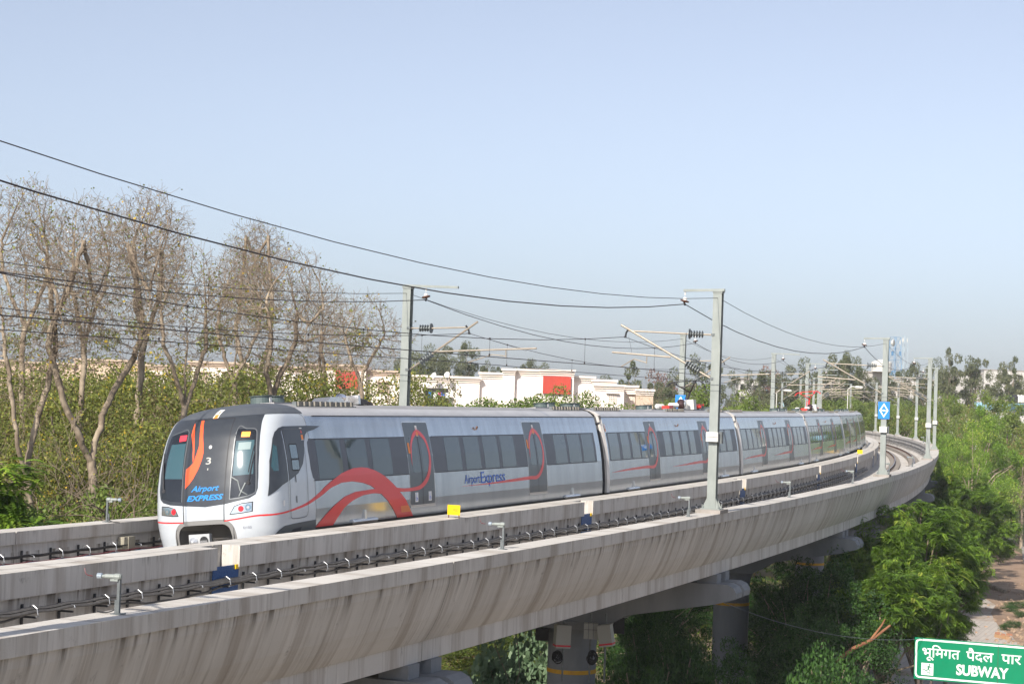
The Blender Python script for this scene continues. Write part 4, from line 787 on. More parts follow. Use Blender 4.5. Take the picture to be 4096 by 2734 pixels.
# ================================================================ SUBWAY SIGN
def road_sign():
    P=at(3660,2546,72.); yaw=YAW-PI/2-.40   # board plane direction
    ex=Vector((math.cos(yaw),math.sin(yaw),0)); r=empty('road_sign',(P[0],P[1],GZ),yaw,label='green direction sign reading SUBWAY with Hindi line above, on thin posts',cat='road sign')
    zt=P[2]-GZ; Wd,Hh=5.6,1.52; x0=0.; zb=zt-Hh
    # local frame: x along the board, -y towards the viewer
    b=MB(); b.box((Wd/2,0,zb+Hh/2),(Wd,.04,Hh)); b.build('panel',GREENS,r)
    y=-.024
    def rr(x0,x1,z0,z1,r_): return rrect(x0,x1,z0,z1,r_,6)
    o=rr(.035,Wd-.05,zb+.05,zt-.035,.16); i=rr(.10,Wd-.12,zb+.115,zt-.10,.11); n=len(o)
    b=MB(); b.add([(x,y,z) for x,z in o+i],[(k,(k+1)%n,(k+1)%n+n,k+n) for k in range(n)]); b.build('border',SIGNW,r)
    def put(txt,xa,xb,z,size,m,bold,name):
        V,F=text2d(txt,size,bold); mn=min(v[0] for v in V); k=(xb-xa)/(max(v[0] for v in V)-mn); b=MB(); b.add([(xa+(vx-mn)*k,y-.002,z+vy) for vx,vy in V],F); b.build(name,m,r)
    put('SUBWAY',1.54,3.42,zb+.29,.52,SIGNW,.018,'lettering')
    hz=zb+.84
    put('\u092d\u0942\u093f\u092e\u0917\u0924',.29,1.66,hz,.50,SIGNW,.006,'hindi_lettering'); put('\u092a\u0948\u0926\u0932',1.89,2.87,hz,.50,SIGNW,.006,'hindi_lettering'); put('\u092a\u093e\u0930',3.15,3.86,hz,.50,SIGNW,.006,'hindi_lettering')
    b=MB(); b.add([(x,y-.001,z) for x,z in ((.27,zb+.17),(.71,zb+.17),(.71,zb+.61),(.27,zb+.61))],[(0,1,2,3)]); pc=b.build('pictogram_panel',SIGNW,r)
    b=MB(); yy=y-.004
    def seg(p,w_):
        for a,c in zip(p[:-1],p[1:]):
            d=Vector((c[0]-a[0],c[1]-a[1])); d.normalize(); n_=(-d[1]*w_/2,d[0]*w_/2); a=(a[0]-d[0]*w_*.3,a[1]-d[1]*w_*.3); c=(c[0]+d[0]*w_*.3,c[1]+d[1]*w_*.3); b.add([(.27+a[0]+n_[0],yy,zb+.17+a[1]+n_[1]),(.27+a[0]-n_[0],yy,zb+.17+a[1]-n_[1]),(.27+c[0]-n_[0],yy,zb+.17+c[1]-n_[1]),(.27+c[0]+n_[0],yy,zb+.17+c[1]+n_[1])],[(0,1,2,3)])
    seg([(.04,.20),(.13,.20),(.15,.15),(.21,.15),(.23,.10),(.30,.10),(.32,.055),(.40,.055)],.022)
    seg([(.285,.33),(.255,.235)],.06); seg([(.27,.24),(.235,.19),(.17,.185)],.028); seg([(.26,.24),(.30,.19),(.33,.12)],.028); seg([(.285,.325),(.33,.29),(.39,.285)],.02); seg([(.275,.325),(.225,.32),(.20,.27)],.02)
    b.add([(.27+.30+.03*math.cos(a),yy,zb+.17+.385+.03*math.sin(a)) for a in np.linspace(0,2*PI,13)[:-1]],[tuple(range(12))]); b.build('pictogram',MATS['green sign sheeting'],pc)
    b=MB(); b.box((3.03,-.025,zb+Hh/2),(.012,.006,Hh)); b.build('panel_joint',STEELG,r)
    for x in (.17,.55,2.9,5.2): b=MB(); b.bar((x,.06,0),(x+(.0 if x!=.55 else .12),.06,zt-.1),.08,.08); b.build('post',STEELG,r)
road_sign()
# ================================================================ TELECOM BOXES ON THE PIER
def face_cam(P): return math.atan2(P[1]-CAMP[1],P[0]-CAMP[0])
def cab_box(name,u,v,dep,w_,h_,t_,m,label,stripe=False,tilt=0.,ry=0.,cat='equipment cabinet',split=False,group=None):
    P=at(u,v,dep); r=empty(name,P,face_cam(P)+ry,label=label,cat=cat,group=group); Mx=Matrix.Rotation(tilt,3,'X')
    b=MB()
    if split:
        for k in (-1,0,1): b.box((0,k*w_/3,0),(t_,w_/3-.02,h_),Mx)
    else: b.box((0,0,0),(t_,w_,h_),Mx); b.box((.0,.0,h_/2+.01),(t_*.8,w_*.9,.02),Mx)
    b.build('casing',m,r)
    if stripe:
        b=MB(); c=Mx@Vector((0,0,-h_/2+.07)); b.box(c,(t_+.008,w_+.008,.05),Mx); b.build('red_stripe',REDS,r)
    if split:
        b=MB(); b.box((-t_/2-.004,0,h_*.1),(.006,w_*.9,.01)); b.build('door_line',SEAM,r)
    return r
cab_box('antenna_box',2249,2543,57.0,.44,.66,.34,BOXG,'tall cabinet with red stripe, left side of the round pier',True,.03,.25)
cab_box('antenna_box',2424,2540,57.0,.40,.62,.34,BOXG,'tilted cabinet with red stripe, right side of the round pier',True,-.17,-.25)
cab_box('radio_box',2364,2521,57.3,.44,.46,.25,BOXG,'triple grey radio unit between the two striped cabinets',split=True)
cab_box('radio_box',2475,2500,58.6,.34,.44,.3,BLKC,'dark ribbed unit behind the tilted cabinet')
cab_box('radio_box',2168,2535,58.4,.40,.34,.3,BLKC,'dark unit half hidden under the girder left of the pier')
for u,v,l in ((2230,2622,'left coil of black cable on the round pier'),(2366,2626,'right coil of black cable on the round pier')):
    P=at(u,v,57.1); b=MB(); rr=random.Random(u)
    for k in range(11):
        R0=.13+rr.uniform(-.07,.05); jy,jz=rr.uniform(-.07,.07),rr.uniform(-.07,.07); b.tube([(rr.uniform(-.03,.03),jy+R0*math.cos(a)*.8,jz+R0*math.sin(a)) for a in np.linspace(0,2*PI,20)],.018,5,False)
    o=b.build('cable_coil',BLKC,loc=P,rz=face_cam(P)); tag(o,l,'cable coil')
for u,l in ((2252,'left'),(2360,'middle'),(2420,'right')):
    P=at(u,2600,57.3); b=MB(); b.tube([(0,0,-.9),(0,0,1.1)],.03,7); b.build('support_pipe',GALVD,loc=P); o=b and bpy.context.scene.collection.objects[-1]; tag(o,l+' support pipe of the cabinets fixed to the round pier','pipe')
P=ground_at(3360,2720,GZ); 
# loose service wire from the cap to the sign
a=at(2700,2318,60.); c=at(3700,2552,72.); m_=(a+c)/2; pts=[]
for k in range(25):
    t=k/24; p=a*(1-t)+c*t; pts.append((p[0],p[1],p[2]-.62*4*t*(1-t)))
b=MB(); b.tube(pts,.010,4); o=b.build('service_wire',GALVD); tag(o,'thin sagging wire crossing the shaded trees down to the green sign','wire')
# ================================================================ BUILDINGS
def bframe(D):
    """local x = to the right in view, y = away, at distance D in front of the camera"""
    fx=Vector((math.cos(YAW),math.sin(YAW),0)); rx=Vector((math.sin(YAW),-math.cos(YAW),0)); return fx,rx
def hor(u): return 1578+(u-2048)*.0347
def zpx(u,v,D): return CAMP[2]+(hor(u)-v)/7800*D
def xpx(u,D): return (u-2048-0*0)/7800*D
def cornice(mb,x0,x1,y,z,t=.0):
    mb.box(((x0+x1)/2,y-.10,z-.10),(x1-x0+.3,.55,.20)); mb.box(((x0+x1)/2,y-.02,z-.32),(x1-x0+.12,.40,.16)); mb.box(((x0+x1)/2,y+.04,z-.52),(x1-x0+.02,.28,.14))
def building(name,label,D,blocks,m=CREAM,depth=9.,yaw=0.,cat='building',trim=CREAM):
    fx,rx=bframe(D); u0=blocks[0][0]; O_=CAMP+np.array(fx)*D+np.array(rx)*xpx(u0,D); r=empty(name,(O_[0],O_[1],GZ),YAW-PI/2+yaw,label=label,cat=cat)
    for i,bk in enumerate(blocks):
        ua,ub,vt=bk[:3]; opt=bk[3] if len(bk)>3 else {}
        x0=xpx(ua,D)-xpx(u0,D); x1=xpx(ub,D)-xpx(u0,D); zt=zpx((ua+ub)/2,vt,D)-GZ; y=opt.get('y',.25*(i%3))
        b=MB(); b.box(((x0+x1)/2,y+depth/2,zt/2),(x1-x0-.01,depth,zt)); b.build('wall',opt.get('m',m),r)
        if opt.get('corn',True): b=MB(); cornice(b,x0,x1,y,zt+.12); b.build('cornice',trim,r)
        if opt.get('red'):
            a,c,vb=opt['red']; xa=xpx(a,D)-xpx(u0,D); xc=xpx(c,D)-xpx(u0,D); zb_=zpx(a,vb,D)-GZ; b=MB(); b.box(((xa+xc)/2,y-.16,(zb_+zt-.55)/2),(xc-xa,.3,zt-.55-zb_)); b.build('red_panel',REDW,r)
        for wn in opt.get('win',[]):
            a,c,va,vb=wn[:4]; xa=xpx(a,D)-xpx(u0,D); xc=xpx(c,D)-xpx(u0,D); z1=zpx(a,va,D)-GZ; z0=zpx(a,vb,D)-GZ
            b=MB(); b.box(((xa+xc)/2,y-.02,(z0+z1)/2),(xc-xa,.06,z1-z0)); wo=b.build('window',WIND,r)
            b=MB()
            for k in range(5): b.box((xa+(xc-xa)*k/4,y-.08,(z0+z1)/2),(.10,.06,z1-z0))
            for k in range(6): b.box(((xa+xc)/2,y-.08,z0+(z1-z0)*k/5),(xc-xa,.06,.10))
            b.build('grille',trim,wo)
            b=MB(); b.box(((xa+xc)/2,y-.2,z1+.12),(xc-xa+.5,.4,.12)); b.build('sunshade',trim,wo)
    return r
building('apartment_block','long cream apartment block with red panel behind the bare trees',205,[(-120,70,1440,{'m':CREAM2,'win':[(25,60,1505,1560)]}),(70,300,1452,{'m':CREAM2,'win':[(130,165,1480,1520),(215,250,1480,1520)]}),(300,560,1440,{'m':CREAM2,'win':[(340,375,1475,1515),(450,480,1475,1515)]}),(560,760,1462,{'win':[(600,640,1500,1540)]}),(760,1000,1450,{'win':[(800,835,1490,1530),(900,935,1490,1530)]}),(1000,1230,1466,{'win':[(1050,1085,1510,1545)]}),(1230,1345,1460,{}),(1345,1470,1462,{'y':-.4,'red':(1350,1440,1552)}),(1470,1640,1485,{'win':[(1520,1560,1530,1570)]})],trim=CREAM2)
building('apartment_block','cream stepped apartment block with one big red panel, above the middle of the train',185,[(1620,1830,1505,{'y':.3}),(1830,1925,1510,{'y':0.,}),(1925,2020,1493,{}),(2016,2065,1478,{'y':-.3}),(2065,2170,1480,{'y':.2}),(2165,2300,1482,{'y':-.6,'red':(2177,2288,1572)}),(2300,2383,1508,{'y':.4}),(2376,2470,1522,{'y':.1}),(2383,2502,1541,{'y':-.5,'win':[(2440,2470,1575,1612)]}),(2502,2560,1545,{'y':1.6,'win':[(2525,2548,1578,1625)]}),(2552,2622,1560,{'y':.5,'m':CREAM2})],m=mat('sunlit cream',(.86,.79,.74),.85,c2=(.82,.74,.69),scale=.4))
# door opening with laundry
P=at(1745,1600,184.0); fx,rx=bframe(0); r=empty('laundry_line',P,YAW-PI/2,label='washing hung in a doorway of the cream block, blue, white and pink cloths',cat='laundry')
b=MB(); b.box((.0,.15,.2),(2.2,.1,1.9)); b.build('opening',WIND,r)
for i,(x,w_,h_,c_) in enumerate(((-.75,.35,.55,SIGNB),(-.3,.5,.9,SIGNW),(.15,.3,.35,mat('pink cloth',(.6,.12,.2),.8)),(.45,.3,.4,BLUED),(.85,.35,.5,SIGNW))):
    b=MB(); b.add([(x+w_*k/3,-.05*math.sin(k*2),z) for z in (.75,.75-h_) for k in range(4)],[(k,k+1,k+5,k+4) for k in range(3)]); b.build('cloth',c_,r)
def dish(u,v,D,s,label):
    s*=.62
    P=at(u,v,D); r=empty('satellite_dish',P,YAW-PI/2,label=label,cat='satellite dish'); b=MB(); b.lathe([(0,.02*s),(.02*s,.2*s),(.08*s,.4*s),(.16*s,.5*s),(.165*s,.5*s),(.10*s,.4*s),(.04*s,.02)],(0,0,0),(-.55,-.7,.35),16); b.build('bowl',WHITEP,r); b=MB(); b.tube([(0,0,-.7*s),(0,.1,0)],.04,5); b.tube([(0,0,-.1),(-.3*s,-.4*s,.15*s)],.02,4); b.build('mount',GALVD,r)
dish(1790,1500,184,1.1,'satellite dish on the cream roof, right one of two'); dish(1737,1502,184,1.0,'satellite dish on the cream roof, left one of two beside the mast')
# distant flats on the right
def flats(u0,u1,v0,D,label,m=WALLG,rows=3,win=True,vb=None,name='distant_house'):
    fx,rx=bframe(D); x=xpx(u0,D); O_=CAMP+np.array(fx)*D+np.array(rx)*x; r=empty(name,(O_[0],O_[1],GZ),YAW-PI/2,label=label,cat='building'); W_=xpx(u1,D)-x; zt=zpx((u0+u1)/2,v0,D)-GZ
    b=MB(); b.box((W_/2,4,zt/2),(W_,8,zt)); b.build('wall',m,r); b=MB(); b.box((W_/2,4,zt+.15),(W_+.5,8.5,.3)); b.build('roof_slab',CONC2,r)
    if win:
        k=0
        for row in range(rows):
            x=1.2
            while x<W_-1.2 and k<24: b=MB(); b.box((x,-.03,zt-2-row*3.1),(1.3,.1,1.3)); wo=b.build('window',WIND,r); q=MB(); q.box((x,-.14,zt-1.25-row*3.1),(1.6,.25,.1)); q.build('sunshade',CONC2,wo); x+=3.4; k+=1
    return r
flats(3455,3560,1490,420,'grey concrete house with white tank left of the blue tower',mat('plain concrete',(.42,.40,.38),.9)); flats(3800,3932,1495,420,'unfinished concrete house behind the tall gum trees',MATS['plain concrete'])
flats(3290,3400,1512,450,'pale house roof peeping between the trees behind the train tail',mat('off white wall',(.50,.48,.455),.9),2); flats(3560,3800,1520,470,'low pale row of houses under the tall gum trees',MATS['off white wall'],2)
flats(3085,3190,1545,330,'light blue and white house behind the catenary masts',mat('light blue house',(.50,.72,.82),.85),3)
flats(2960,3060,1520,520,'far pale flats left of the masts',MATS['off white wall'],2); flats(3940,4130,1482,620,'far white buildings on the skyline at the right edge',MATS['off white wall'],2)
r=flats(4010,4200,1610,260,'white low house with sky-blue band at the right edge',MATS['off white wall'],2,False); b=MB(); b.box((5,-.1,0),(14,.4,1.0)); fxr=b.build('blue_band',BLUEW,r); fxr.location=(-1.5,0,zpx(4080,1610,260)-GZ-.6)
def tank(u,v,D,rad,h_,m,label):
    P=at(u,v,D); b=MB(); b.lathe([(-h_/2,rad*.98)]+[q for i in range(4) for q in ((-h_/2+h_*.2*i+.02,rad),(-h_/2+h_*.2*(i+.8),rad),(-h_/2+h_*.2*(i+.9),rad*.95))]+[(h_*.33,rad*.9),(h_*.45,rad*.4),(h_*.5,rad*.38)],(0,0,0),(0,0,1),16); o=b.build('water_tank',m,loc=P); tag(o,label,'water tank')
for i,u in enumerate((4045,4062)): tank(u,1598-5,258,.30*1.3,1.0,TANKB,'black water tank on the blue banded roof, '+('left' if i==0 else 'right')+' one')
for i,u in enumerate((4073,4086,4099)): tank(u,1598-5,258,.24*1.3,1.0,WHITEP,'white water tank on the blue banded roof, '+('first','second','third')[i]+' from the left')
tank(3526,1462,418,2.2,2.6,WHITEP,'big white tank dome left of the blue tower')
def lattice(u,vt,D,w_,m,label,wpx):
    P=at(u,1600,D); zt=zpx(u,vt,D)-GZ; r=empty('lattice_tower',(P[0],P[1],GZ),YAW+.5,label=label,cat='telecom tower'); b=MB(); n=int(zt/3.2)
    def c(k,i): q=w_/2*(1-.45*k/n); return ((-1,-1),(1,-1),(1,1),(-1,1))[i][0]*q,((-1,-1),(1,-1),(1,1),(-1,1))[i][1]*q,zt*k/n
    for k in range(n):
        for i in range(4):
            b.bar(c(k,i),c(k+1,i),.13,.13); b.bar(c(k,i) if k%2 else c(k,(i+1)%4),c(k+1,(i+1)%4) if k%2 else c(k+1,i),.06,.06); b.bar(c(k+1,i),c(k+1,(i+1)%4),.06,.06)
    b.build('lattice',m,r)
    for j,z in enumerate((zt-1.5,zt-5,zt-11)):
        q=MB()
        for a in (0,2,4): q.box((w_*.35*math.cos(a),w_*.35*math.sin(a),z),(.35,.25,1.3))
        q.build('antenna',m if j else WHITEP,r)
lattice(3575,1347,600,4.2,TOWB,'blue lattice telecom tower right of the diamond sign mast',60); lattice(3611,1342,700,3.0,TOWG,'slim pale lattice tower with a spike, right of the blue tower',40)
# street lamps beyond the trees
for u,v,D,l in ((3425,1550,260,'white street lamp head above the bushes, right one'),(3140,1563,260,'white street lamp head before the light blue house')):
    P=at(u,v,D); z=P[2]-GZ; r=empty('street_lamp',(P[0],P[1],GZ),YAW-PI/2,label=l,cat='street lamp'); b=MB(); b.tube([(-1.1,0,0),(-1.1,0,z-.2),(-.6,0,z+.15),(0,0,z+.1)],.08,6); b.build('pole',WHITEP,r); b=MB(); b.lathe([(0,.05),(.2,.18),(.9,.2),(1.1,.08)],(-.2,0,z+.1),(1,0,-.05),10); b.build('lamp_head',WHITEP,r)
# ================================================================ LOW WALL, LOG, RUBBLE, PIGEONS
a=ground_at(3770,2235,GZ); 
b=MB(); b.bar((148,Lx(148)+.25,GZ+.55),(250,Lx(250)+.25,GZ+.55),.3,1.1); b.bar((148,Lx(148)+.25,GZ+1.14),(250,Lx(250)+.25,GZ+1.14),.4,.08); tag(b.build('boundary_wall',WALLG),'low grey wall along the pavement under the right-hand trees','wall')
P0=ground_at(3905,2325,GZ+.15); P1=ground_at(4024,2366,GZ+.12); b=MB(); pts=[Vector(P0)+ (Vector(P1)-Vector(P0))*t+Vector((0,0,.12*math.sin(t*3)*(1-t))) for t in np.linspace(0,1,8)]; b.tube(pts,[.20,.19,.18,.17,.17,.16,.15,.13],9); o=b.build('felled_log',BARK); tag(o,'thin felled tree trunk lying on the dirt right of the green tree','log')
P=ground_at(4008,2545,GZ+.1); r=empty('brick_pile',P,YAW-1.2,label='wooden beam with a few bricks on the pavement above the green sign',cat='bricks'); b=MB(); b.box((0,0,0),(.25,1.15,.2)); b.build('beam',mat('beam wood',(.45,.27,.15),.85),r); 
for c_,z_ in (((0,.45,.16),(.2,.22,.1)),((0,-.1,.15),(.2,.14,.1)),((.15,-.5,.2),(.2,.3,.12))): b=MB(); b.box(c_,z_); b.build('brick',BRICK,r)

for i,(u,v) in enumerate(((3971,2225),(3987,2223),(3998,2223),(4009,2225))):
    P=ground_at(u,v,GZ+.02); k=1.0; r=empty('pigeon',P,random.uniform(0,6),label='grey pigeon on the pavement, '+('first','second','third','fourth')[i]+' from the left',cat='pigeon',group='pigeons on the pavement')
    b=MB(); b.lathe([(0,.01),(.05,.05),(.13,.075),(.20,.06),(.27,.03),(.36,.02)],(.14,0,.17),(-1,0,-.25),10); b.lathe([(0,.01),(.02,.03),(.06,.032),(.12,.04)],(.16,0,.30),(-.2,0,-1),8); b.box((.205,0,.275),(.04,.012,.012)); b.build('body',PIGM,r); b=MB(); b.tube([(.02,.02,.12),(.02,.02,0)],.006,4); b.tube([(.02,-.02,.12),(.02,-.02,0)],.006,4); b.build('legs',BRICK,r)
rr=random.Random(4)
b=MB()
for i in range(260):
    u=rr.gauss(4060,55); v=rr.gauss(2440,50) if i%2 else rr.gauss(2530,22); P=ground_at(u,v,GZ); s=rr.uniform(.04,.19); b.box((P[0],P[1],P[2]+s*.25),(s,s*rr.uniform(.6,1.2),s*.6),Matrix.Rotation(rr.uniform(0,3),3,(rr.random(),rr.random(),1)))
o=b.build('rubble',mat('rubble stone',(.42,.30,.21),.95,c2=(.30,.21,.15),scale=1)); tag(o,kind='stuff')
# ================================================================ VEGETATION
def blades(C,size,asp,rng,droop=0.,flat=0.):
    """N little leaf cards"""
    N=len(C); d=rng.normal(size=(N,3)); d[:,2]=d[:,2]*(1-flat)-droop; d/=np.linalg.norm(d,axis=1)[:,None]; q=rng.normal(size=(N,3)); n=np.cross(d,q); n/=np.linalg.norm(n,axis=1)[:,None]+1e-9
    s=size*rng.uniform(.6,1.35,N)[:,None]; w_=s*asp
    V=np.stack([C-d*s*.5,C+n*w_*.5,C+d*s*.5,C-n*w_*.5],1).reshape(-1,3); F=np.arange(4*N).reshape(N,4); return V,F
def clumps(n,rng,R=(1,1,1),c=(0,0,0),shell=.55,low=-.75):
    P=rng.normal(size=(n*3,3)); P/=np.linalg.norm(P,axis=1)[:,None]; rad=rng.uniform(shell,1.0,(n*3,1)); P=P*rad; P=P[P[:,2]>low][:n]; return P*np.array(R)+np.array(c)
def fronds(C,rng,L=.42,nl=8,lw=.085,ll=.14):
    """pinnate leaves: a drooping rib with paired narrow leaflets"""
    N=len(C); a=rng.uniform(0,2*PI,N); d=np.stack([np.cos(a),np.sin(a),rng.uniform(-.5,.45,N)],1); d/=np.linalg.norm(d,axis=1)[:,None]; up=np.array([0,0,1.]); sd=np.cross(d,up); sd/=np.linalg.norm(sd,axis=1)[:,None]; nn=np.cross(sd,d)
    Ls=L*rng.uniform(.7,1.3,N); Vs=[];R=[]
    base=rng.uniform(0,1,N)
    for k in range(nl):
        t=(k+.5)/nl; c=C+d*(Ls*t)[:,None]-up*(Ls*.45*t*t)[:,None]
        for sg in (-1,1):
            l=ll*(1.1-.6*abs(t-.4)); tip=c+sd*sg*l+d*l*.5-nn*l*.15; mid=(c+tip)/2; w_=d*lw*.5
            Vs.append(np.stack([c,mid+w_,tip,mid-w_],1)); R.append(base)
    V=np.concatenate(Vs,0).reshape(-1,3); return V,np.arange(len(V)).reshape(-1,4),np.concatenate(R)
LF_BRIGHT=leafmat('feathery green leaf',[(0,(.085,.165,.025)),(.4,(.155,.275,.035)),(.8,(.27,.41,.05)),(1,(.55,.56,.13))],.34)
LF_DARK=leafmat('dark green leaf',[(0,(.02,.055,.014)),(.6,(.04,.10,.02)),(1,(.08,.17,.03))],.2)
LF_OLIVE=leafmat('olive leaf',[(0,(.13,.10,.05)),(.3,(.17,.145,.055)),(.45,(.16,.19,.045)),(.7,(.20,.235,.05)),(.86,(.30,.31,.065)),(.92,(.62,.44,.05)),(1,(.62,.38,.05))],.35)
LF_GUM=leafmat('gum tree leaf',[(0,(.07,.09,.045)),(.6,(.125,.145,.07)),(1,(.22,.21,.11))],.25)
LF_MIX=leafmat('mixed bush leaf',[(0,(.09,.14,.03)),(.5,(.15,.215,.04)),(.82,(.21,.25,.06)),(.94,(.30,.20,.09)),(1,(.26,.15,.07))],.25)
LF_CAST=leafmat('castor leaf',[(0,(.10,.17,.09)),(.6,(.17,.25,.14)),(1,(.25,.33,.20))],.3)
LF_RED=leafmat('red blossom',[(0,(.20,.13,.10)),(.6,(.26,.15,.12)),(1,(.55,.12,.10))],.3)
def branch_tree(rng,H,spread,levels,n0=3,trunk_r=.2,fork=.28,curl=.27,twig=True):
    """returns tube segments [(pts,radii)] and twig tips"""
    segs=[];tips=[]
    def grow(p,d,L,r,lv):
        n=4 if lv<2 else 3; pts=[p];rs=[r]; q=p.copy(); dd=d.copy(); r1=r*(.62 if lv<levels-1 else .3)
        for i in range(n):
            dd=dd+rng.normal(size=3)*curl*(.5 if lv==0 else 1); dd[2]+=.05 if lv<2 else .025; dd/=np.linalg.norm(dd); q=q+dd*L/n; pts.append(q.copy()); rs.append(r+(r1-r)*(i+1)/n)
        segs.append((pts,rs,lv))
        if lv>=levels: tips.append(q); return
        nb=n0 if lv<1 else int(rng.integers(2,5 if lv<4 else 4))
        for b in range(nb):
            t=rng.uniform(.45,1.) if b else 1.; k=min(n,max(1,int(round(t*n)))); o=pts[k]
            a=rng.normal(size=3); a-=a@dd*dd; a/=np.linalg.norm(a); an=rng.uniform(.4,.95)*spread if b else rng.uniform(.1,.35); nd=dd*math.cos(an)+a*math.sin(an); nd[2]=max(nd[2],-.25 if lv>1 else .25); nd/=np.linalg.norm(nd)
            grow(o,nd,L*rng.uniform(.58,.86),r1*rng.uniform(.62,.95) if lv else r1*rng.uniform(.7,1),lv+1)
    grow(np.zeros(3),np.array([rng.normal()*.08,rng.normal()*.08,1.]),H*fork,trunk_r,0); return segs,tips
def tubes_np(segs,lvl,sides):
    V=[];F=[];o=0
    for pts,rs,lv in segs:
        if not lvl(lv): continue
        n=sides(lv); P=np.array(pts); m=len(P)
        d=P[-1]-P[0]; d/=np.linalg.norm(d)+1e-9; a=np.cross(d,[0.3,.5,.81]); a/=np.linalg.norm(a)+1e-9; b=np.cross(d,a); th=np.arange(n)*2*PI/n
        ring=np.cos(th)[:,None]*a+np.sin(th)[:,None]*b
        for i in range(m): V.append(P[i]+ring*rs[i])
        for i in range(m-1):
            for k in range(n): F.append((o+i*n+k,o+i*n+(k+1)%n,o+(i+1)*n+(k+1)%n,o+(i+1)*n+k))
        o+=m*n
    return (np.concatenate(V,0),np.array(F)) if V else (np.zeros((0,3)),np.zeros((0,4)))
PROTO={}
def bare_proto(name,seed,H=17,leaves=500,levels=7,tr=.30,spread=.9,fork=.27):
    rng=np.random.default_rng(seed); segs,tips=branch_tree(rng,H,spread,levels,4,tr,fork)
    zmax=float(np.percentile([p[2] for p in tips],99.93)); k=H/zmax; segs=[([p*k for p in s[0]],[max(r,.0085) for r in s[1]],s[2]) for s in segs]; tips=np.array(tips)*k
    r=empty(name); V,F=tubes_np(segs,lambda l:l<=2,lambda l:9 if l<1 else 7); npmesh('trunk',V,F,BARK,r,smooth=True)
    V,F=tubes_np(segs,lambda l:l>2,lambda l:5 if l<4 else 3); npmesh('branches',V,F,TWIG,r)
    t=tips[rng.integers(0,len(tips),leaves)]+rng.normal(size=(leaves,3))*.12; V,F=blades(t,.10,.75,rng); npmesh('leaves',V,F,LF_OLIVE,r,rng.uniform(.3,1,len(F)))
    PROTO[name+str(seed)]=(r,H,len(tips)); return r,H
def leafy_proto(name,seed,H,W_,mat_,ncl,per,mode,size,trunkm=BARK,low=-.7,cz=.58,rz_=.45,shell=.5,crad=.16,tr=.22,asp=.45,hi=1.,droop=.2):
    rng=np.random.default_rng(seed); r=empty(name); R=(W_/2,W_/2,H*rz_); c=(0,0,H*cz); C=clumps(ncl,rng,R,c,shell,low); C=C+rng.normal(size=C.shape)*.35
    cr=crad*W_*rng.uniform(.5,1.2,len(C))
    off=rng.normal(size=(len(C),per,3)); off/=np.linalg.norm(off,axis=2)[:,:,None]; off*=rng.uniform(.25,1.0,(len(C),per,1))**.5
    P=(C[:,None,:]+off*cr[:,None,None]*np.array([1,1,.75])).reshape(-1,3); cl=np.repeat(rng.uniform(0,1,len(C)),per)
    P=P[P[:,2]>.1]; cl=cl[:len(P)]
    if mode=='frond': V,F,rn=fronds(P,rng,L=size); rn=np.clip(np.tile(cl,len(F)//len(P))*.35+rn*.6,0,.95)
    else: V,F=blades(P,size,asp,rng,droop); rn=np.clip(cl*.4+rng.uniform(0,.6,len(F)),0,1)
    npmesh('crown',V,F,mat_,r,rn)
    segs=[]; p0=np.zeros(3)
    tp=np.array([rng.normal()*.3,rng.normal()*.3,H*.45]); segs.append(([p0,tp*.5+rng.normal(size=3)*.12,tp],[tr,tr*.8,tr*.6],0))
    for q in C[rng.integers(0,len(C),min(26,len(C)))]: mid=(tp+q)/2+rng.normal(size=3)*.3; segs.append(([tp*rng.uniform(.6,1),mid,q],[tr*.45,tr*.28,.025],1))
    V,F=tubes_np(segs,lambda l:True,lambda l:7); npmesh('trunk',V,F,trunkm,r,smooth=True)
    return r,H
_used=set()
def place(pr,x,y,z,sx,sz,rot,label,cat='tree',group=None):
    r,H=pr
    if id(r) not in _used: o=r; _used.add(id(r))
    else: o=copy_tree(r)
    o.location=(float(x),float(y),float(z)); o.rotation_euler=(0,0,rot); o.scale=(sx,sx,sz); tag(o,label,cat,group); return o
def tree_px(pr,u,vtop,D,k,label,cat='tree',group=None,rot=None,basez=GZ):
    """stand a tree at its spot at distance D, as tall as needed to reach photo row vtop; k widens the crown"""
    P=at(u,1600,D); zt=zpx(u,vtop,D); sz=(zt-basez)/pr[1]
    return place(pr,P[0],P[1],basez,sz*k,sz,random.uniform(0,6.28) if rot is None else rot,label,cat,group)
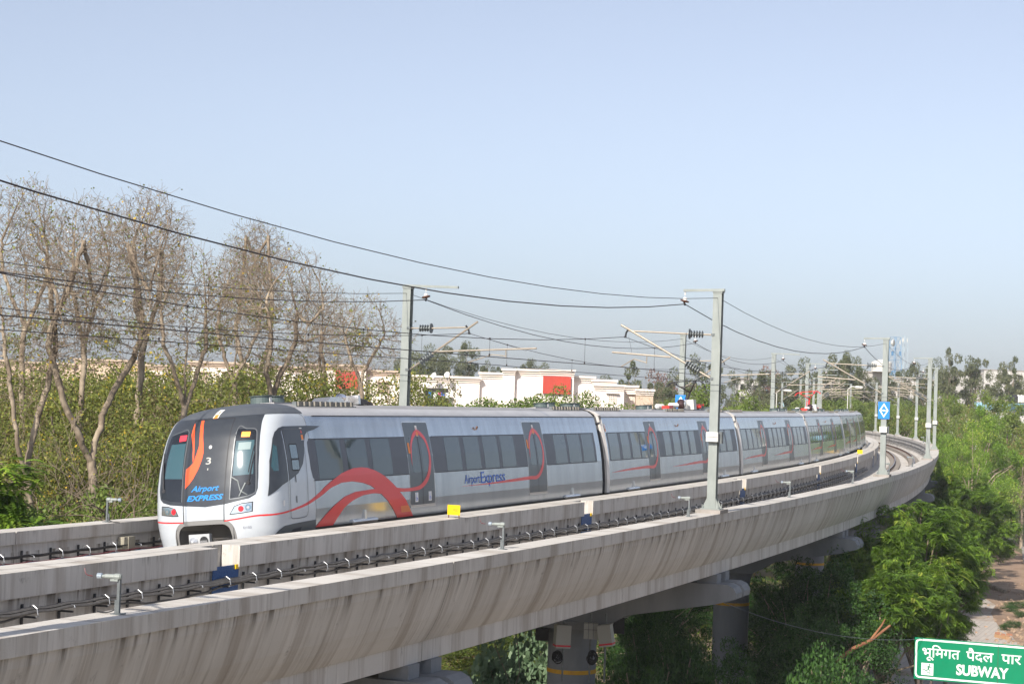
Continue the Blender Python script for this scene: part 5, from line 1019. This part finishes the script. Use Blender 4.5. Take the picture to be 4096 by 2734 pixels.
# bare trees on the left: limbs laid out first, twigs grown into the crown space by space colonisation
BT=[bare_proto('bare_tree',s,17,900,6,t,sp,f) for s,t,f,sp in ((3,.30,.24,.95),(8,.27,.27,1.0),(21,.34,.22,.95))]
def grown_tree(name,label,D,bu,limbs,crowns,seed,npts=1500,step=.15,kill=.165,infl=1.2,rt=.0052,group=None,leaves=420,ysc=1.):
    rng=np.random.default_rng(seed); k=D/7800.; zc=lambda u,v: CAMP[2]+(hor(u)-v)*k-GZ
    P0=at(bu,1600,D)
    nodes=[np.array([0,0,0.])]; par=[-1]
    def line(start,pts):
        i=start
        for p in pts:
            p=np.array(p); 
            while np.linalg.norm(p-nodes[i])>step*1.2:
                d=p-nodes[i]; L=np.linalg.norm(d); q=nodes[i]+d/L*step+rng.normal(size=3)*.018; nodes.append(q); par.append(i); i=len(nodes)-1
        return i
    ends={}
    for key,src,pts in limbs:
        st=ends[src] if src is not None else 0; P=[((u-bu)*k,y,zc(u,v)) for u,v,y in pts]; ends[key]=line(st,P)
    A=[]; tot=sum(c[2]*c[3] for c in crowns)
    for (cu,cv,ru,rv) in crowns:
        n=int(npts*ru*rv/tot); q=rng.normal(size=(n*2,3)); q/=np.linalg.norm(q,axis=1)[:,None]; q*=rng.uniform(0,1,(n*2,1))**(1/2.4); q=q[:n]*np.array([ru*k,ru*k*ysc,rv*k]); A.append(q+np.array([(cu-bu)*k,0,zc(cu,cv)]))
    A=np.concatenate(A); N=np.array(nodes); near=np.full(len(A),1e9); ni=np.zeros(len(A),int)
    def upd(i0):
        M_=np.array(nodes[i0:]); 
        for c in range(0,len(M_),400):
            d=np.linalg.norm(A[:,None,:]-M_[None,c:c+400],axis=2); j=d.argmin(1); dm=d[np.arange(len(A)),j]; w_=dm<near; near[w_]=dm[w_]; ni[w_]=j[w_]+i0+c
    i0=0; cool=0
    for it in range(150):
        upd(i0); i0=len(nodes); keep=near>kill; A=A[keep]; near=near[keep]; ni=ni[keep]
        if len(A)<10: break
        act=near<(infl if it>14 else 3.2); 
        if not act.any(): break
        D_=A[act]-np.array(nodes)[ni[act]]; D_/=np.linalg.norm(D_,axis=1)[:,None]; idx=ni[act]; un,inv=np.unique(idx,return_inverse=True); acc=np.zeros((len(un),3)); np.add.at(acc,inv,D_)
        acc+=rng.normal(size=acc.shape)*.28; acc[:,2]+=.04; ln=np.linalg.norm(acc,axis=1); ok=ln>.05; un=un[ok]; acc=acc[ok]/ln[ok][:,None]
        for i,d in zip(un,acc): nodes.append(nodes[i]+d*step); par.append(int(i))
        if len(nodes)>20000: break
    # side twigs
    base=len(nodes); pick=rng.integers(len(nodes)//6,len(nodes),int(len(nodes)*.75))
    for i in pick:
        d=nodes[i]-nodes[par[i]] if par[i]>=0 else np.array([0,0,1.]); d=d/ (np.linalg.norm(d)+1e-9)+rng.normal(size=3)*.75; d[2]+=.25; d/=np.linalg.norm(d); j=int(i)
        if nodes[i][2]<zc(bu,1480): continue
        for q in range(int(rng.integers(1,4))): d=d+rng.normal(size=3)*.15; d/=np.linalg.norm(d); nodes.append(nodes[j]+d*.14); par.append(j); j=len(nodes)-1
    n=len(nodes); w_=np.zeros(n); ch=np.zeros(n,int)
    for i in range(1,n): ch[par[i]]+=1
    order=range(n-1,0,-1); w_[ch==0]=1.
    for i in order: w_[par[i]]+=w_[i]
    r=np.maximum(rt*.52*w_**(1/2.0),.0060); X=np.array(nodes); pr=np.array(par); E=empty(name,(P0[0],P0[1],GZ),YAW-PI/2,label=label,cat='tree',group=group)
    for nm,sel,sd,m_ in (('trunk',r>.0105,6,BARK),('twigs',r<=.0105,3,TWIG)):
        ids=np.where(sel&(pr>=0))[0]
        if not len(ids): continue
        a_=X[pr[ids]]; b_=X[ids]; ra=np.minimum(r[pr[ids]],r[ids]*1.25); rb=r[ids]; d=b_-a_; d/=np.linalg.norm(d,axis=1)[:,None]+1e-9; b_=b_+d*rb[:,None]*.3; u_=np.cross(d,[.31,.52,.79]); u_/=np.linalg.norm(u_,axis=1)[:,None]; v_=np.cross(d,u_); th=np.arange(sd)*2*PI/sd
        ring=np.cos(th)[None,:,None]*u_[:,None]+np.sin(th)[None,:,None]*v_[:,None]; V=np.concatenate([a_[:,None]+ring*ra[:,None,None],b_[:,None]+ring*rb[:,None,None]],1).reshape(-1,3)
        o=np.arange(len(ids))*2*sd; F=[]; 
        for q in range(sd): q2=(q+1)%sd; F.append(np.stack([o+q,o+q2,o+sd+q2,o+sd+q],1))
        npmesh(nm,V,np.concatenate(F),m_,E,smooth=True)
    tips=X[(ch==0)&(X[:,2]>zc(bu,1500))]; t_=tips[rng.integers(0,len(tips),leaves)]+rng.normal(size=(leaves,3))*.05; V,F=blades(t_,.085,.8,rng); npmesh('leaves',V,F,LF_OLIVE,E,rng.uniform(.3,1,len(F)))
    return E
gl='bare trees behind the far parapet'
G1=grown_tree('bare_tree','bare grey-brown tree at the left edge with a leaning forked trunk',58,150,[('t',None,[(150,2300,0),(140,2060,0),(112,1900,.1)]),('l','t',[(95,1800,-.3),(70,1600,-.5),(30,1400,-.6),(10,1240,-.6)]),('r','t',[(120,1760,.4),(168,1540,.6),(195,1370,.6),(170,1200,.5),(150,1060,.4)]),('r2','r',[(230,1250,-.2),(260,1120,-.5)])],[(60,1240,210,270),(210,1230,180,230),(120,1060,130,150),(330,1270,120,150),(40,1440,190,190),(190,1360,140,150),(100,1560,120,110)],1,3500,group=gl)
G2=grown_tree('bare_tree','tallest bare tree with a thick pale trunk forking wide, just left of the parapet lamp',59,395,[('t',None,[(395,2300,0),(392,2060,0),(372,1830,.1)]),('r','t',[(400,1640,.5),(470,1500,.8),(520,1410,.7),(545,1310,.6),(520,1130,.5),(470,960,.4)]),('r3','r',[(590,1180,-.2),(620,1020,-.4)]),('l','t',[(310,1690,-.5),(262,1540,-.8),(225,1440,-.8),(205,1370,-.8),(240,1240,-.7),(290,1110,-.6),(330,950,-.5)]),('l2','l',[(350,1200,.3),(400,1050,.6)])],[(400,1060,210,180),(580,1060,160,210),(300,1130,170,200),(500,1260,180,140),(600,1180,130,170),(420,1330,230,130),(260,1330,150,130)],2,4800,group=gl)
G3=grown_tree('bare_tree','bare tree with pale limbs rising just left of the cab roof',64,735,[('t',None,[(735,2300,0),(740,1720,0),(738,1630,.1)]),('l','t',[(700,1500,-.4),(655,1370,-.6),(640,1240,-.5)]),('r','t',[(775,1500,.5),(805,1380,.6),(800,1260,.5)]),('m','t',[(730,1450,0),(740,1330,-.1)])],[(680,1190,150,220),(820,1220,150,200),(745,1060,110,100),(730,1370,170,120)],3,3000,group=gl)
G4=grown_tree('bare_tree','bare tree with a forked trunk behind the first roof fans of the cab coach',68,1085,[('t',None,[(1085,2300,0),(1085,1700,0),(1082,1600,.1)]),('l','t',[(1060,1480,-.3),(1080,1350,-.3),(1050,1180,-.4)]),('r','t',[(1120,1480,.4),(1165,1370,.5),(1175,1240,.5)]),('r2','r',[(1230,1300,-.3),(1290,1230,-.4)])],[(1090,1170,200,190),(1220,1220,160,180),(1050,1330,170,150),(1170,1060,100,90),(1110,1430,200,100)],4,3500,group=gl)
G5=grown_tree('bare_tree','thin bare tree between the roof fans and the left mast',78,1440,[('t',None,[(1440,2300,0),(1450,1640,0),(1440,1520,.1)]),('l','t',[(1400,1430,-.3),(1370,1330,-.3)]),('r','t',[(1480,1420,.4),(1530,1330,.5)])],[(1450,1310,130,150),(1560,1360,90,90),(1370,1340,100,110),(1450,1440,150,80)],5,1900,group=gl)
for i,(src,u,D,sc,ro,l) in enumerate(((G3,330,82,1.18,2.2,'bare tree farther back between the two leftmost trunks'),(G4,560,86,1.2,3.9,'bare tree farther back, right of the tallest'),(G3,940,84,1.08,1.2,'bare tree farther back above the cab'),(G4,1290,96,1.0,2.9,'bare tree farther back left of the left mast'),(G3,80,88,1.25,4.4,'bare tree farther back at the left edge'),(G2,1000,104,1.22,.5,'tall bare tree in the last row above the cab roof'))):
    P=at(u,1600,D); o=copy_tree(src); o.location=(P[0],P[1],GZ); o.scale=(sc,sc,sc); o.rotation_euler=(0,0,ro); tag(o,l)
# olive thicket behind the far parapet
SH=[leafy_proto('thicket_bush',s,11,9,LF_OLIVE,80,380,'blade',.11,TWIG,-.92,.5,.5,.45,.12,.10,.6) for s in (101,102)]
for i,(u,v,D,k) in enumerate(((30,1537,66,.9),(260,1420,74,1.),(480,1572,68,.9),(660,1348,80,1.),(860,1364,86,1.),(150,1636,66,.8),(400,1631,68,.8),(590,1625,66,.8),(1040,1279,92,1.),(1240,1362,97,.95),(1420,1375,99,.9),(1560,1376,104,.7),(-90,1423,80,1.),(350,1404,96,1.),(560,1328,99,1.),(760,1336,104,1.),(130,1326,101,1.))):
    w_=('leftmost','second','third','fourth','fifth','front left','front middle','front right','sixth','seventh','eighth','last','edge','rear left','rear middle','rear right','rear far left')[i]
    tree_px(SH[i%2],u,v,D,k,'olive-brown leafy thicket behind the far parapet, '+w_+' bush','bush','thicket behind the far parapet')
for i,(u,v,D,k,l) in enumerate(((60,1560,62,1.,'tangled leafless brush at the left edge'),(290,1640,60,1.,'tangled leafless brush between the two leftmost trunks'),(560,1600,61,1.,'tangled leafless brush between the tallest bare tree and the cab'),(700,1480,72,.9,'tangled leafless brush above the cab nose'),(930,1440,80,.9,'tangled leafless brush behind the cab roof'),(620,1900,57,.9,'low brown brush beside the cab front'))): tree_px(BT[i%3],u,v,D,k,l,'bush')
# green bushes low behind the far parapet
GB=[leafy_proto('green_bush',s,13,9.5,LF_MIX,130,380,'blade',.17,TWIG,-.9,.5,.5,.35,.13,.10,.55) for s in (111,112)]
for i,(u,v,D,k,l) in enumerate(((300,1930,56,.8,'fresh green bush behind the parapet, left of the lamp'),(510,1870,58,.8,'fresh green bush behind the parapet lamp'),(160,1940,55,.7,'green bush between the leftmost trunks'),(640,1960,60,.7,'green bush beside the cab, low'))): tree_px(GB[i%2],u,v,D,k,l,'bush')
FR=[leafy_proto('feathery_tree',s,9.3,5.6,LF_BRIGHT,80,110,'frond',.38,BARK,-.98,.66,.33,.55,.13,.16) for s in (201,202,203)]
FRH=[leafy_proto('feathery_tree',204,9.3,5.6,LF_BRIGHT,70,110,'frond',.38,BARK,-.98,.77,.23,.5,.13,.16)]
for i,(u,v,D,k_) in enumerate(((60,1385,110,1.),(220,1410,112,1.),(420,1370,111,1.),(620,1400,114,1.),(820,1385,116,1.),(1000,1410,118,1.))): tree_px(SH[i%2],u,v,D,k_,'olive thicket bush in the last row, '+('first','second','third','fourth','fifth','sixth')[i]+' from the left','bush','thicket behind the far parapet')
tree_px(FR[0],-30,1800,53,1.,'dark green feathery tree at the lower left edge behind the parapet')
# mid bushes right above the train roof
for i,(u,v,D,k) in enumerate(((1730,1560,120,.9),(1860,1545,118,1.),(1990,1552,122,1.),(2120,1545,118,1.),(2240,1540,116,1.),(2315,1515,112,.7),(2420,1580,116,1.),(2560,1595,122,1.))):
    tree_px(GB[i%2],u,v,D,k,'leafy green bush in front of the cream block, '+('first','second','third','fourth','fifth','sixth','seventh','last')[i]+' from the left mast','bush','bushes in front of the cream block')
# gum trees and skyline
GUM=[leafy_proto('gum_tree',s,24,15,LF_GUM,60,300,'blade',.42,BARK,-.6,.60,.40,.4,.12,.35,.45,droop=.5) for s in (301,302,303)]
TALL=[leafy_proto('tall_gum_tree',s,26,9,LF_GUM,34,150,'blade',.5,BARK,-.3,.70,.31,.2,.15,.35,.4,droop=.6) for s in (311,312)]
CON=[leafy_proto('casuarina_tree',s,20,7,LF_GUM,80,150,'blade',.42,BARK,-.9,.52,.5,.05,.15,.25,.3,droop=.3) for s in (321,)]
sk=[(GUM,0,1690,1385,360,.8,'hazy grove tree left of the gum group above the cream roof'),(GUM,1,1770,1358,370,.62,'tall hazy gum tree with rounded top above the cream roof'),(GUM,2,1860,1362,375,.62,'hazy gum tree, right one of the group right of the left mast'),(GUM,0,1620,1405,380,.7,'hazy gum tree just behind the left mast'),
(CON,0,1955,1420,360,.55,'small pointed hazy tree above the cream roof'),(GUM,1,2040,1452,420,.8,'low hazy tree line left of the raised cream parapet'),(GUM,2,2140,1432,420,.7,'hazy broad tree behind the raised cream parapet'),(GUM,0,2430,1508,300,.8,'low green tree behind the right end of the cream roofs'),(GUM,1,1380,1458,330,1.,'hazy tree behind the cream block left of the mast'),
(TALL,0,2525,1418,230,.6,'slim tree with drooping crown left of the pantograph'),(CON,0,2790,1388,260,.7,'pointed tall tree behind the pantograph mast, right of it'),(CON,0,2858,1400,265,.55,'pointed tree hidden by the tall mast'),(CON,0,2925,1458,300,.6,'pointed dark tree right of the tall mast'),(CON,0,2985,1455,300,.55,'small pointed tree, second right of the tall mast'),(GUM,0,2720,1480,280,.8,'broad tree behind the pantograph'),(GUM,1,2640,1505,290,.8,'green tree left of the mast behind the pantograph'),
(GUM,2,3060,1478,300,.8,'brownish broad tree in the middle distance before the masts'),(GUM,0,3200,1440,310,.72,'rounded gum tree left of the large gum behind the train tail'),(GUM,1,3345,1388,320,.62,'large gum tree behind the train tail'),(GUM,2,3400,1402,325,.42,'right half of the large gum behind the train tail'),(GUM,0,3460,1475,330,.7,'gum tree left of the diamond sign mast'),(GUM,1,3590,1455,350,.6,'yellowish gum tree below the blue tower'),(GUM,2,3680,1445,350,.6,'gum tree behind the bend mast'),(GUM,0,3745,1440,345,.6,'gum tree right of the bend mast'),
(TALL,0,3800,1368,330,.62,'tall gum tree with bare stem, left of the two at the right'),(TALL,1,3890,1378,335,.62,'tall gum tree with bare stem, right of the two at the right'),(TALL,0,4040,1405,340,.66,'tall gum tree nearest the right edge'),(GUM,2,3985,1462,350,.55,'round gum between the tall gums and the right edge'),(GUM,1,4110,1478,360,.7,'gum tree cut by the right edge'),(GUM,1,3270,1505,280,.8,'low green tree behind the masts'),(GUM,0,3130,1525,290,.7,'low tree in front of the light blue house')]
for P_,k,u,v,D,kx,l in sk: tree_px(P_[k%len(P_)],u,v,D,kx,l,group='skyline trees')
# brown bare thicket behind the pantograph
for i,(u,v,D,kx,l) in enumerate(((2600,1460,150,.9,'tangled leafless tree left of the blue diamond sign'),(2700,1490,155,.9,'leafless tree behind the pantograph'),(3020,1560,170,.9,'leafless bush right of the tall mast'))): tree_px(BT[i],u,v,D,kx,l)
r_=leafy_proto('blossom_tree',331,14,9,LF_RED,60,130,'blade',.4,BARK,-.5,.6,.4,.4,.15,.2,.5)
tree_px(r_,3085,1482,310,.7,'brown tree with reddish blossom between the masts'); tree_px(r_,2640,1495,320,.7,'reddish blossom tree far behind the pantograph')
# olive scrub band behind the train, right of the tall mast, and in front of gums
MX=[leafy_proto('scrub_tree',s,13,11,LF_MIX,90,400,'blade',.19,BARK,-.85,.52,.48,.68,.105,.18,.5) for s in (401,402)]
for i,(u,v,D,k) in enumerate(((2640,1580,135,.7),(2770,1560,140,.7),(2900,1565,145,.7),(3010,1585,150,.65),(3110,1592,160,.65),(3220,1575,240,.8),(3300,1565,275,.9),(3400,1560,285,.9),(3490,1572,280,.9),(3580,1598,270,.85),(3660,1590,265,.8),(3400,1600,268,.7),(3500,1615,265,.7),(3590,1625,262,.7),(3310,1610,270,.7),(3750,1575,250,.75),(3870,1540,215,.8),(3990,1580,200,.9),(4100,1620,190,.9))):
    tree_px(MX[i%2],u,v,D,k,'scrubby green tree in the belt behind the viaduct, number %s from the pantograph'%('one','two','three','four','five','six','seven','eight','nine','ten','eleven','twelve','thirteen','fourteen','fifteen','sixteen','seventeen','eighteen','nineteen')[i],'tree','scrub belt behind the viaduct')
# big feathery trees on the right, beyond the bend
BF=[leafy_proto('dense_tree',s,14,11,LF_BRIGHT,95,440,'blade',.20,BARK,-.9,.58,.42,.72,.10,.2,.40,droop=.35) for s in (501,502)]
for i,(k,u,v,D,kx,l) in enumerate(((0,3905,1640,165,.70,'dense green tree right of the bend, rear left'),(1,4020,1660,210,.75,'dense green tree right of the bend, rear middle'),(0,4140,1690,240,.8,'dense green tree at the right edge, rear'),(1,3885,1760,150,.50,'dense green tree right behind the bend mast'),(0,3990,1790,235,.6,'dense green tree right of the bend, front middle'),(1,4110,1790,262,.7,'dense green tree at the right edge, front'))):
    tree_px(BF[k],u,v,D,kx,l,group='green trees right of the bend')
# the bright tree in front of the viaduct and the shaded ones under it
def tree_w(pr,W0,u,v,D,W_,label,rot=0.,cat='tree',base=GZ):
    P=at(u,v,D); return place(pr,P[0],P[1],base,W_/W0,(P[2]-base)/pr[1],rot,label,cat)
for k,u,v,D,W_,l,ro in ((1,3700,2000,89,4.9,'bright feathery tree beside the viaduct, its crown over the pavement',.4),(2,3800,2130,91,3.6,'bright feathery tree, right half reaching over the pavement',1.9),(0,3560,2060,84,3.8,'bright feathery tree touching the girder edge',3.3),(3,3545,2270,76,4.2,'low bright feathery tree with split orange bough, in front of the others',4.4),(2,3430,2130,80,2.6,'slender feathery tree half lit under the girder',5.1),(3,3680,2270,80,3.2,'low bright feathery tree, foremost over the pavement edge',2.7)): tree_w((FR+FRH)[k],5.6,u,v,D,W_,l,ro)
for k,u,v,D,W_,l,ro in ((0,3850,1880,140,5.4,'low green tree above the pavement, left',.8),(1,3925,1950,135,5.2,'low green tree above the pavement, overhanging the low wall',2.2),(2,3800,1990,122,3.8,'small green tree close to the girder end',4.)): tree_w(FR[k],5.6,u,v,D,W_,l,ro)
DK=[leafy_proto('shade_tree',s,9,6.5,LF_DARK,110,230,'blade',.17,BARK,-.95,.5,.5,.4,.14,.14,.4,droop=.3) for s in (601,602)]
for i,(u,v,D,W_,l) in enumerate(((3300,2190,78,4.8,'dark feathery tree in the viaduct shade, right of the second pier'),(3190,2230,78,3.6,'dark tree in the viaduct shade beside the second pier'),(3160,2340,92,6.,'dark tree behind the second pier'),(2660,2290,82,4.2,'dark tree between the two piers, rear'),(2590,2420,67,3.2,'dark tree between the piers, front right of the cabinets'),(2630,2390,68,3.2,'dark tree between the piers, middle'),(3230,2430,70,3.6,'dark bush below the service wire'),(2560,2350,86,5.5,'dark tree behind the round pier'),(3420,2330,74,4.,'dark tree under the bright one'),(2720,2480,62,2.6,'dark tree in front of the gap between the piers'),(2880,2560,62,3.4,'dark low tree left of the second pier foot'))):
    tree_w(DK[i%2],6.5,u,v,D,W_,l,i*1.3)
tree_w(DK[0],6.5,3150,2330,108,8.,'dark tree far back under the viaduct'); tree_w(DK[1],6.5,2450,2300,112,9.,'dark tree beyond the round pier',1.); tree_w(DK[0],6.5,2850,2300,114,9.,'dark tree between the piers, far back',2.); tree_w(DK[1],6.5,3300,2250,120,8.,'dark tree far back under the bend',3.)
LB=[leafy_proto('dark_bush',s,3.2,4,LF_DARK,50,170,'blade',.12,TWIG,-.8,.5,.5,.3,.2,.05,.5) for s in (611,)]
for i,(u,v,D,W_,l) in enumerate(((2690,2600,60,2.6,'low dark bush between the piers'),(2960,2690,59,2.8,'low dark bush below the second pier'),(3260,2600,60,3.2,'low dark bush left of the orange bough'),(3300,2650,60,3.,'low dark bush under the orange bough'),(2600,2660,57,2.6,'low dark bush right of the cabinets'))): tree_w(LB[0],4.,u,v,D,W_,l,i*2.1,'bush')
# castor and dry scrub seen under the girder, left of the pier
CA=[leafy_proto('castor_bush',s,3.5,3.6,LF_CAST,40,70,'blade',.26,TWIG,-.8,.55,.5,.3,.2,.05,.8) for s in (621,)]
for i,(u,v,D,W_,l) in enumerate(((2040,2590,64,3.0,'grey-green castor bush in the gap left of the round pier'),(1960,2660,62,2.6,'castor bush low in front of the gap'),(2110,2480,76,3.0,'sunlit castor bush farther back in the gap'))): tree_w(CA[0],3.6,u,v,D,W_,l,i*1.7,'bush')
for i,(u,v,D,W_,l) in enumerate(((2080,2440,95,7.,'green bush beyond the gap left of the pier'),(1950,2480,90,7.,'green bush deep under the girder'),(2180,2500,85,5.,'green bush just left of the round pier'))): tree_w(GB[i%2],9.5,u,v,D,W_,l,i*1.1,'bush')
# split orange bough of the cut tree
A0=np.array(at(3345,2640,72)); A1=np.array(at(3480,2560,72)); A2=np.array(at(3560,2500,72.5)); A3=np.array(at(3575,2470,72.6)); b=MB(); b.tube([A0-np.array([0,0,.6]),A0,(A0+A1)/2+np.array([0,0,.08]),A1,A2],[.085,.08,.07,.065,.045],8); b.tube([A1,(A1+A3)/2+np.array([-.1,0,.15]),np.array(at(3540,2475,72.5))],[.05,.035,.02],7); o=b.build('split_bough',BARKO); tag(o,'broken bough showing orange wood below the bright feathery tree','branch')
for i,(u,v,W_) in enumerate(((4070,2430,1.6),(4040,2445,1.3),(4085,2470,1.2),(4060,2510,1.0),(4020,2520,.8))):
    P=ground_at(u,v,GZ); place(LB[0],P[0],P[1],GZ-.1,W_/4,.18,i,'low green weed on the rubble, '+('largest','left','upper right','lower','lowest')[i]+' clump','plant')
# ground cover under the trees
rng=np.random.default_rng(9); N=26000; X=rng.uniform(20,140,N); Y=rng.uniform(-9,60,N)+.10*X; ok=(Y>(-3.1+.121*(X-76)+.3)); P=np.stack([X,Y,np.full(N,GZ+.12)+rng.uniform(0,.25,N)],1)[ok]; V,F=blades(P,.42,.35,rng,-.6); o=npmesh('ground_cover',V,F,LF_MIX,None,rng.uniform(0,1,len(F))); tag(o,kind='stuff')
# ================================================================ HAZE
hm=bpy.data.materials.new('haze air'); hm.use_nodes=True; n=hm.node_tree; n.nodes.remove(n.nodes['Principled BSDF']); pv=n.nodes.new('ShaderNodeVolumePrincipled'); pv.inputs['Color'].default_value=(.90,.93,1.,1); pv.inputs['Density'].default_value=.00013; pv.inputs['Anisotropy'].default_value=-.35
n.links.new(pv.outputs[0],n.nodes['Material Output'].inputs['Volume'])
b=MB(); b.box((0,0,22.5),(3200,3200,65)); o=b.build('haze',hm); tag(o,kind='stuff')
print('objects',len(bpy.data.objects),'faces',sum(len(o.data.polygons) for o in bpy.data.objects if o.type=='MESH'))
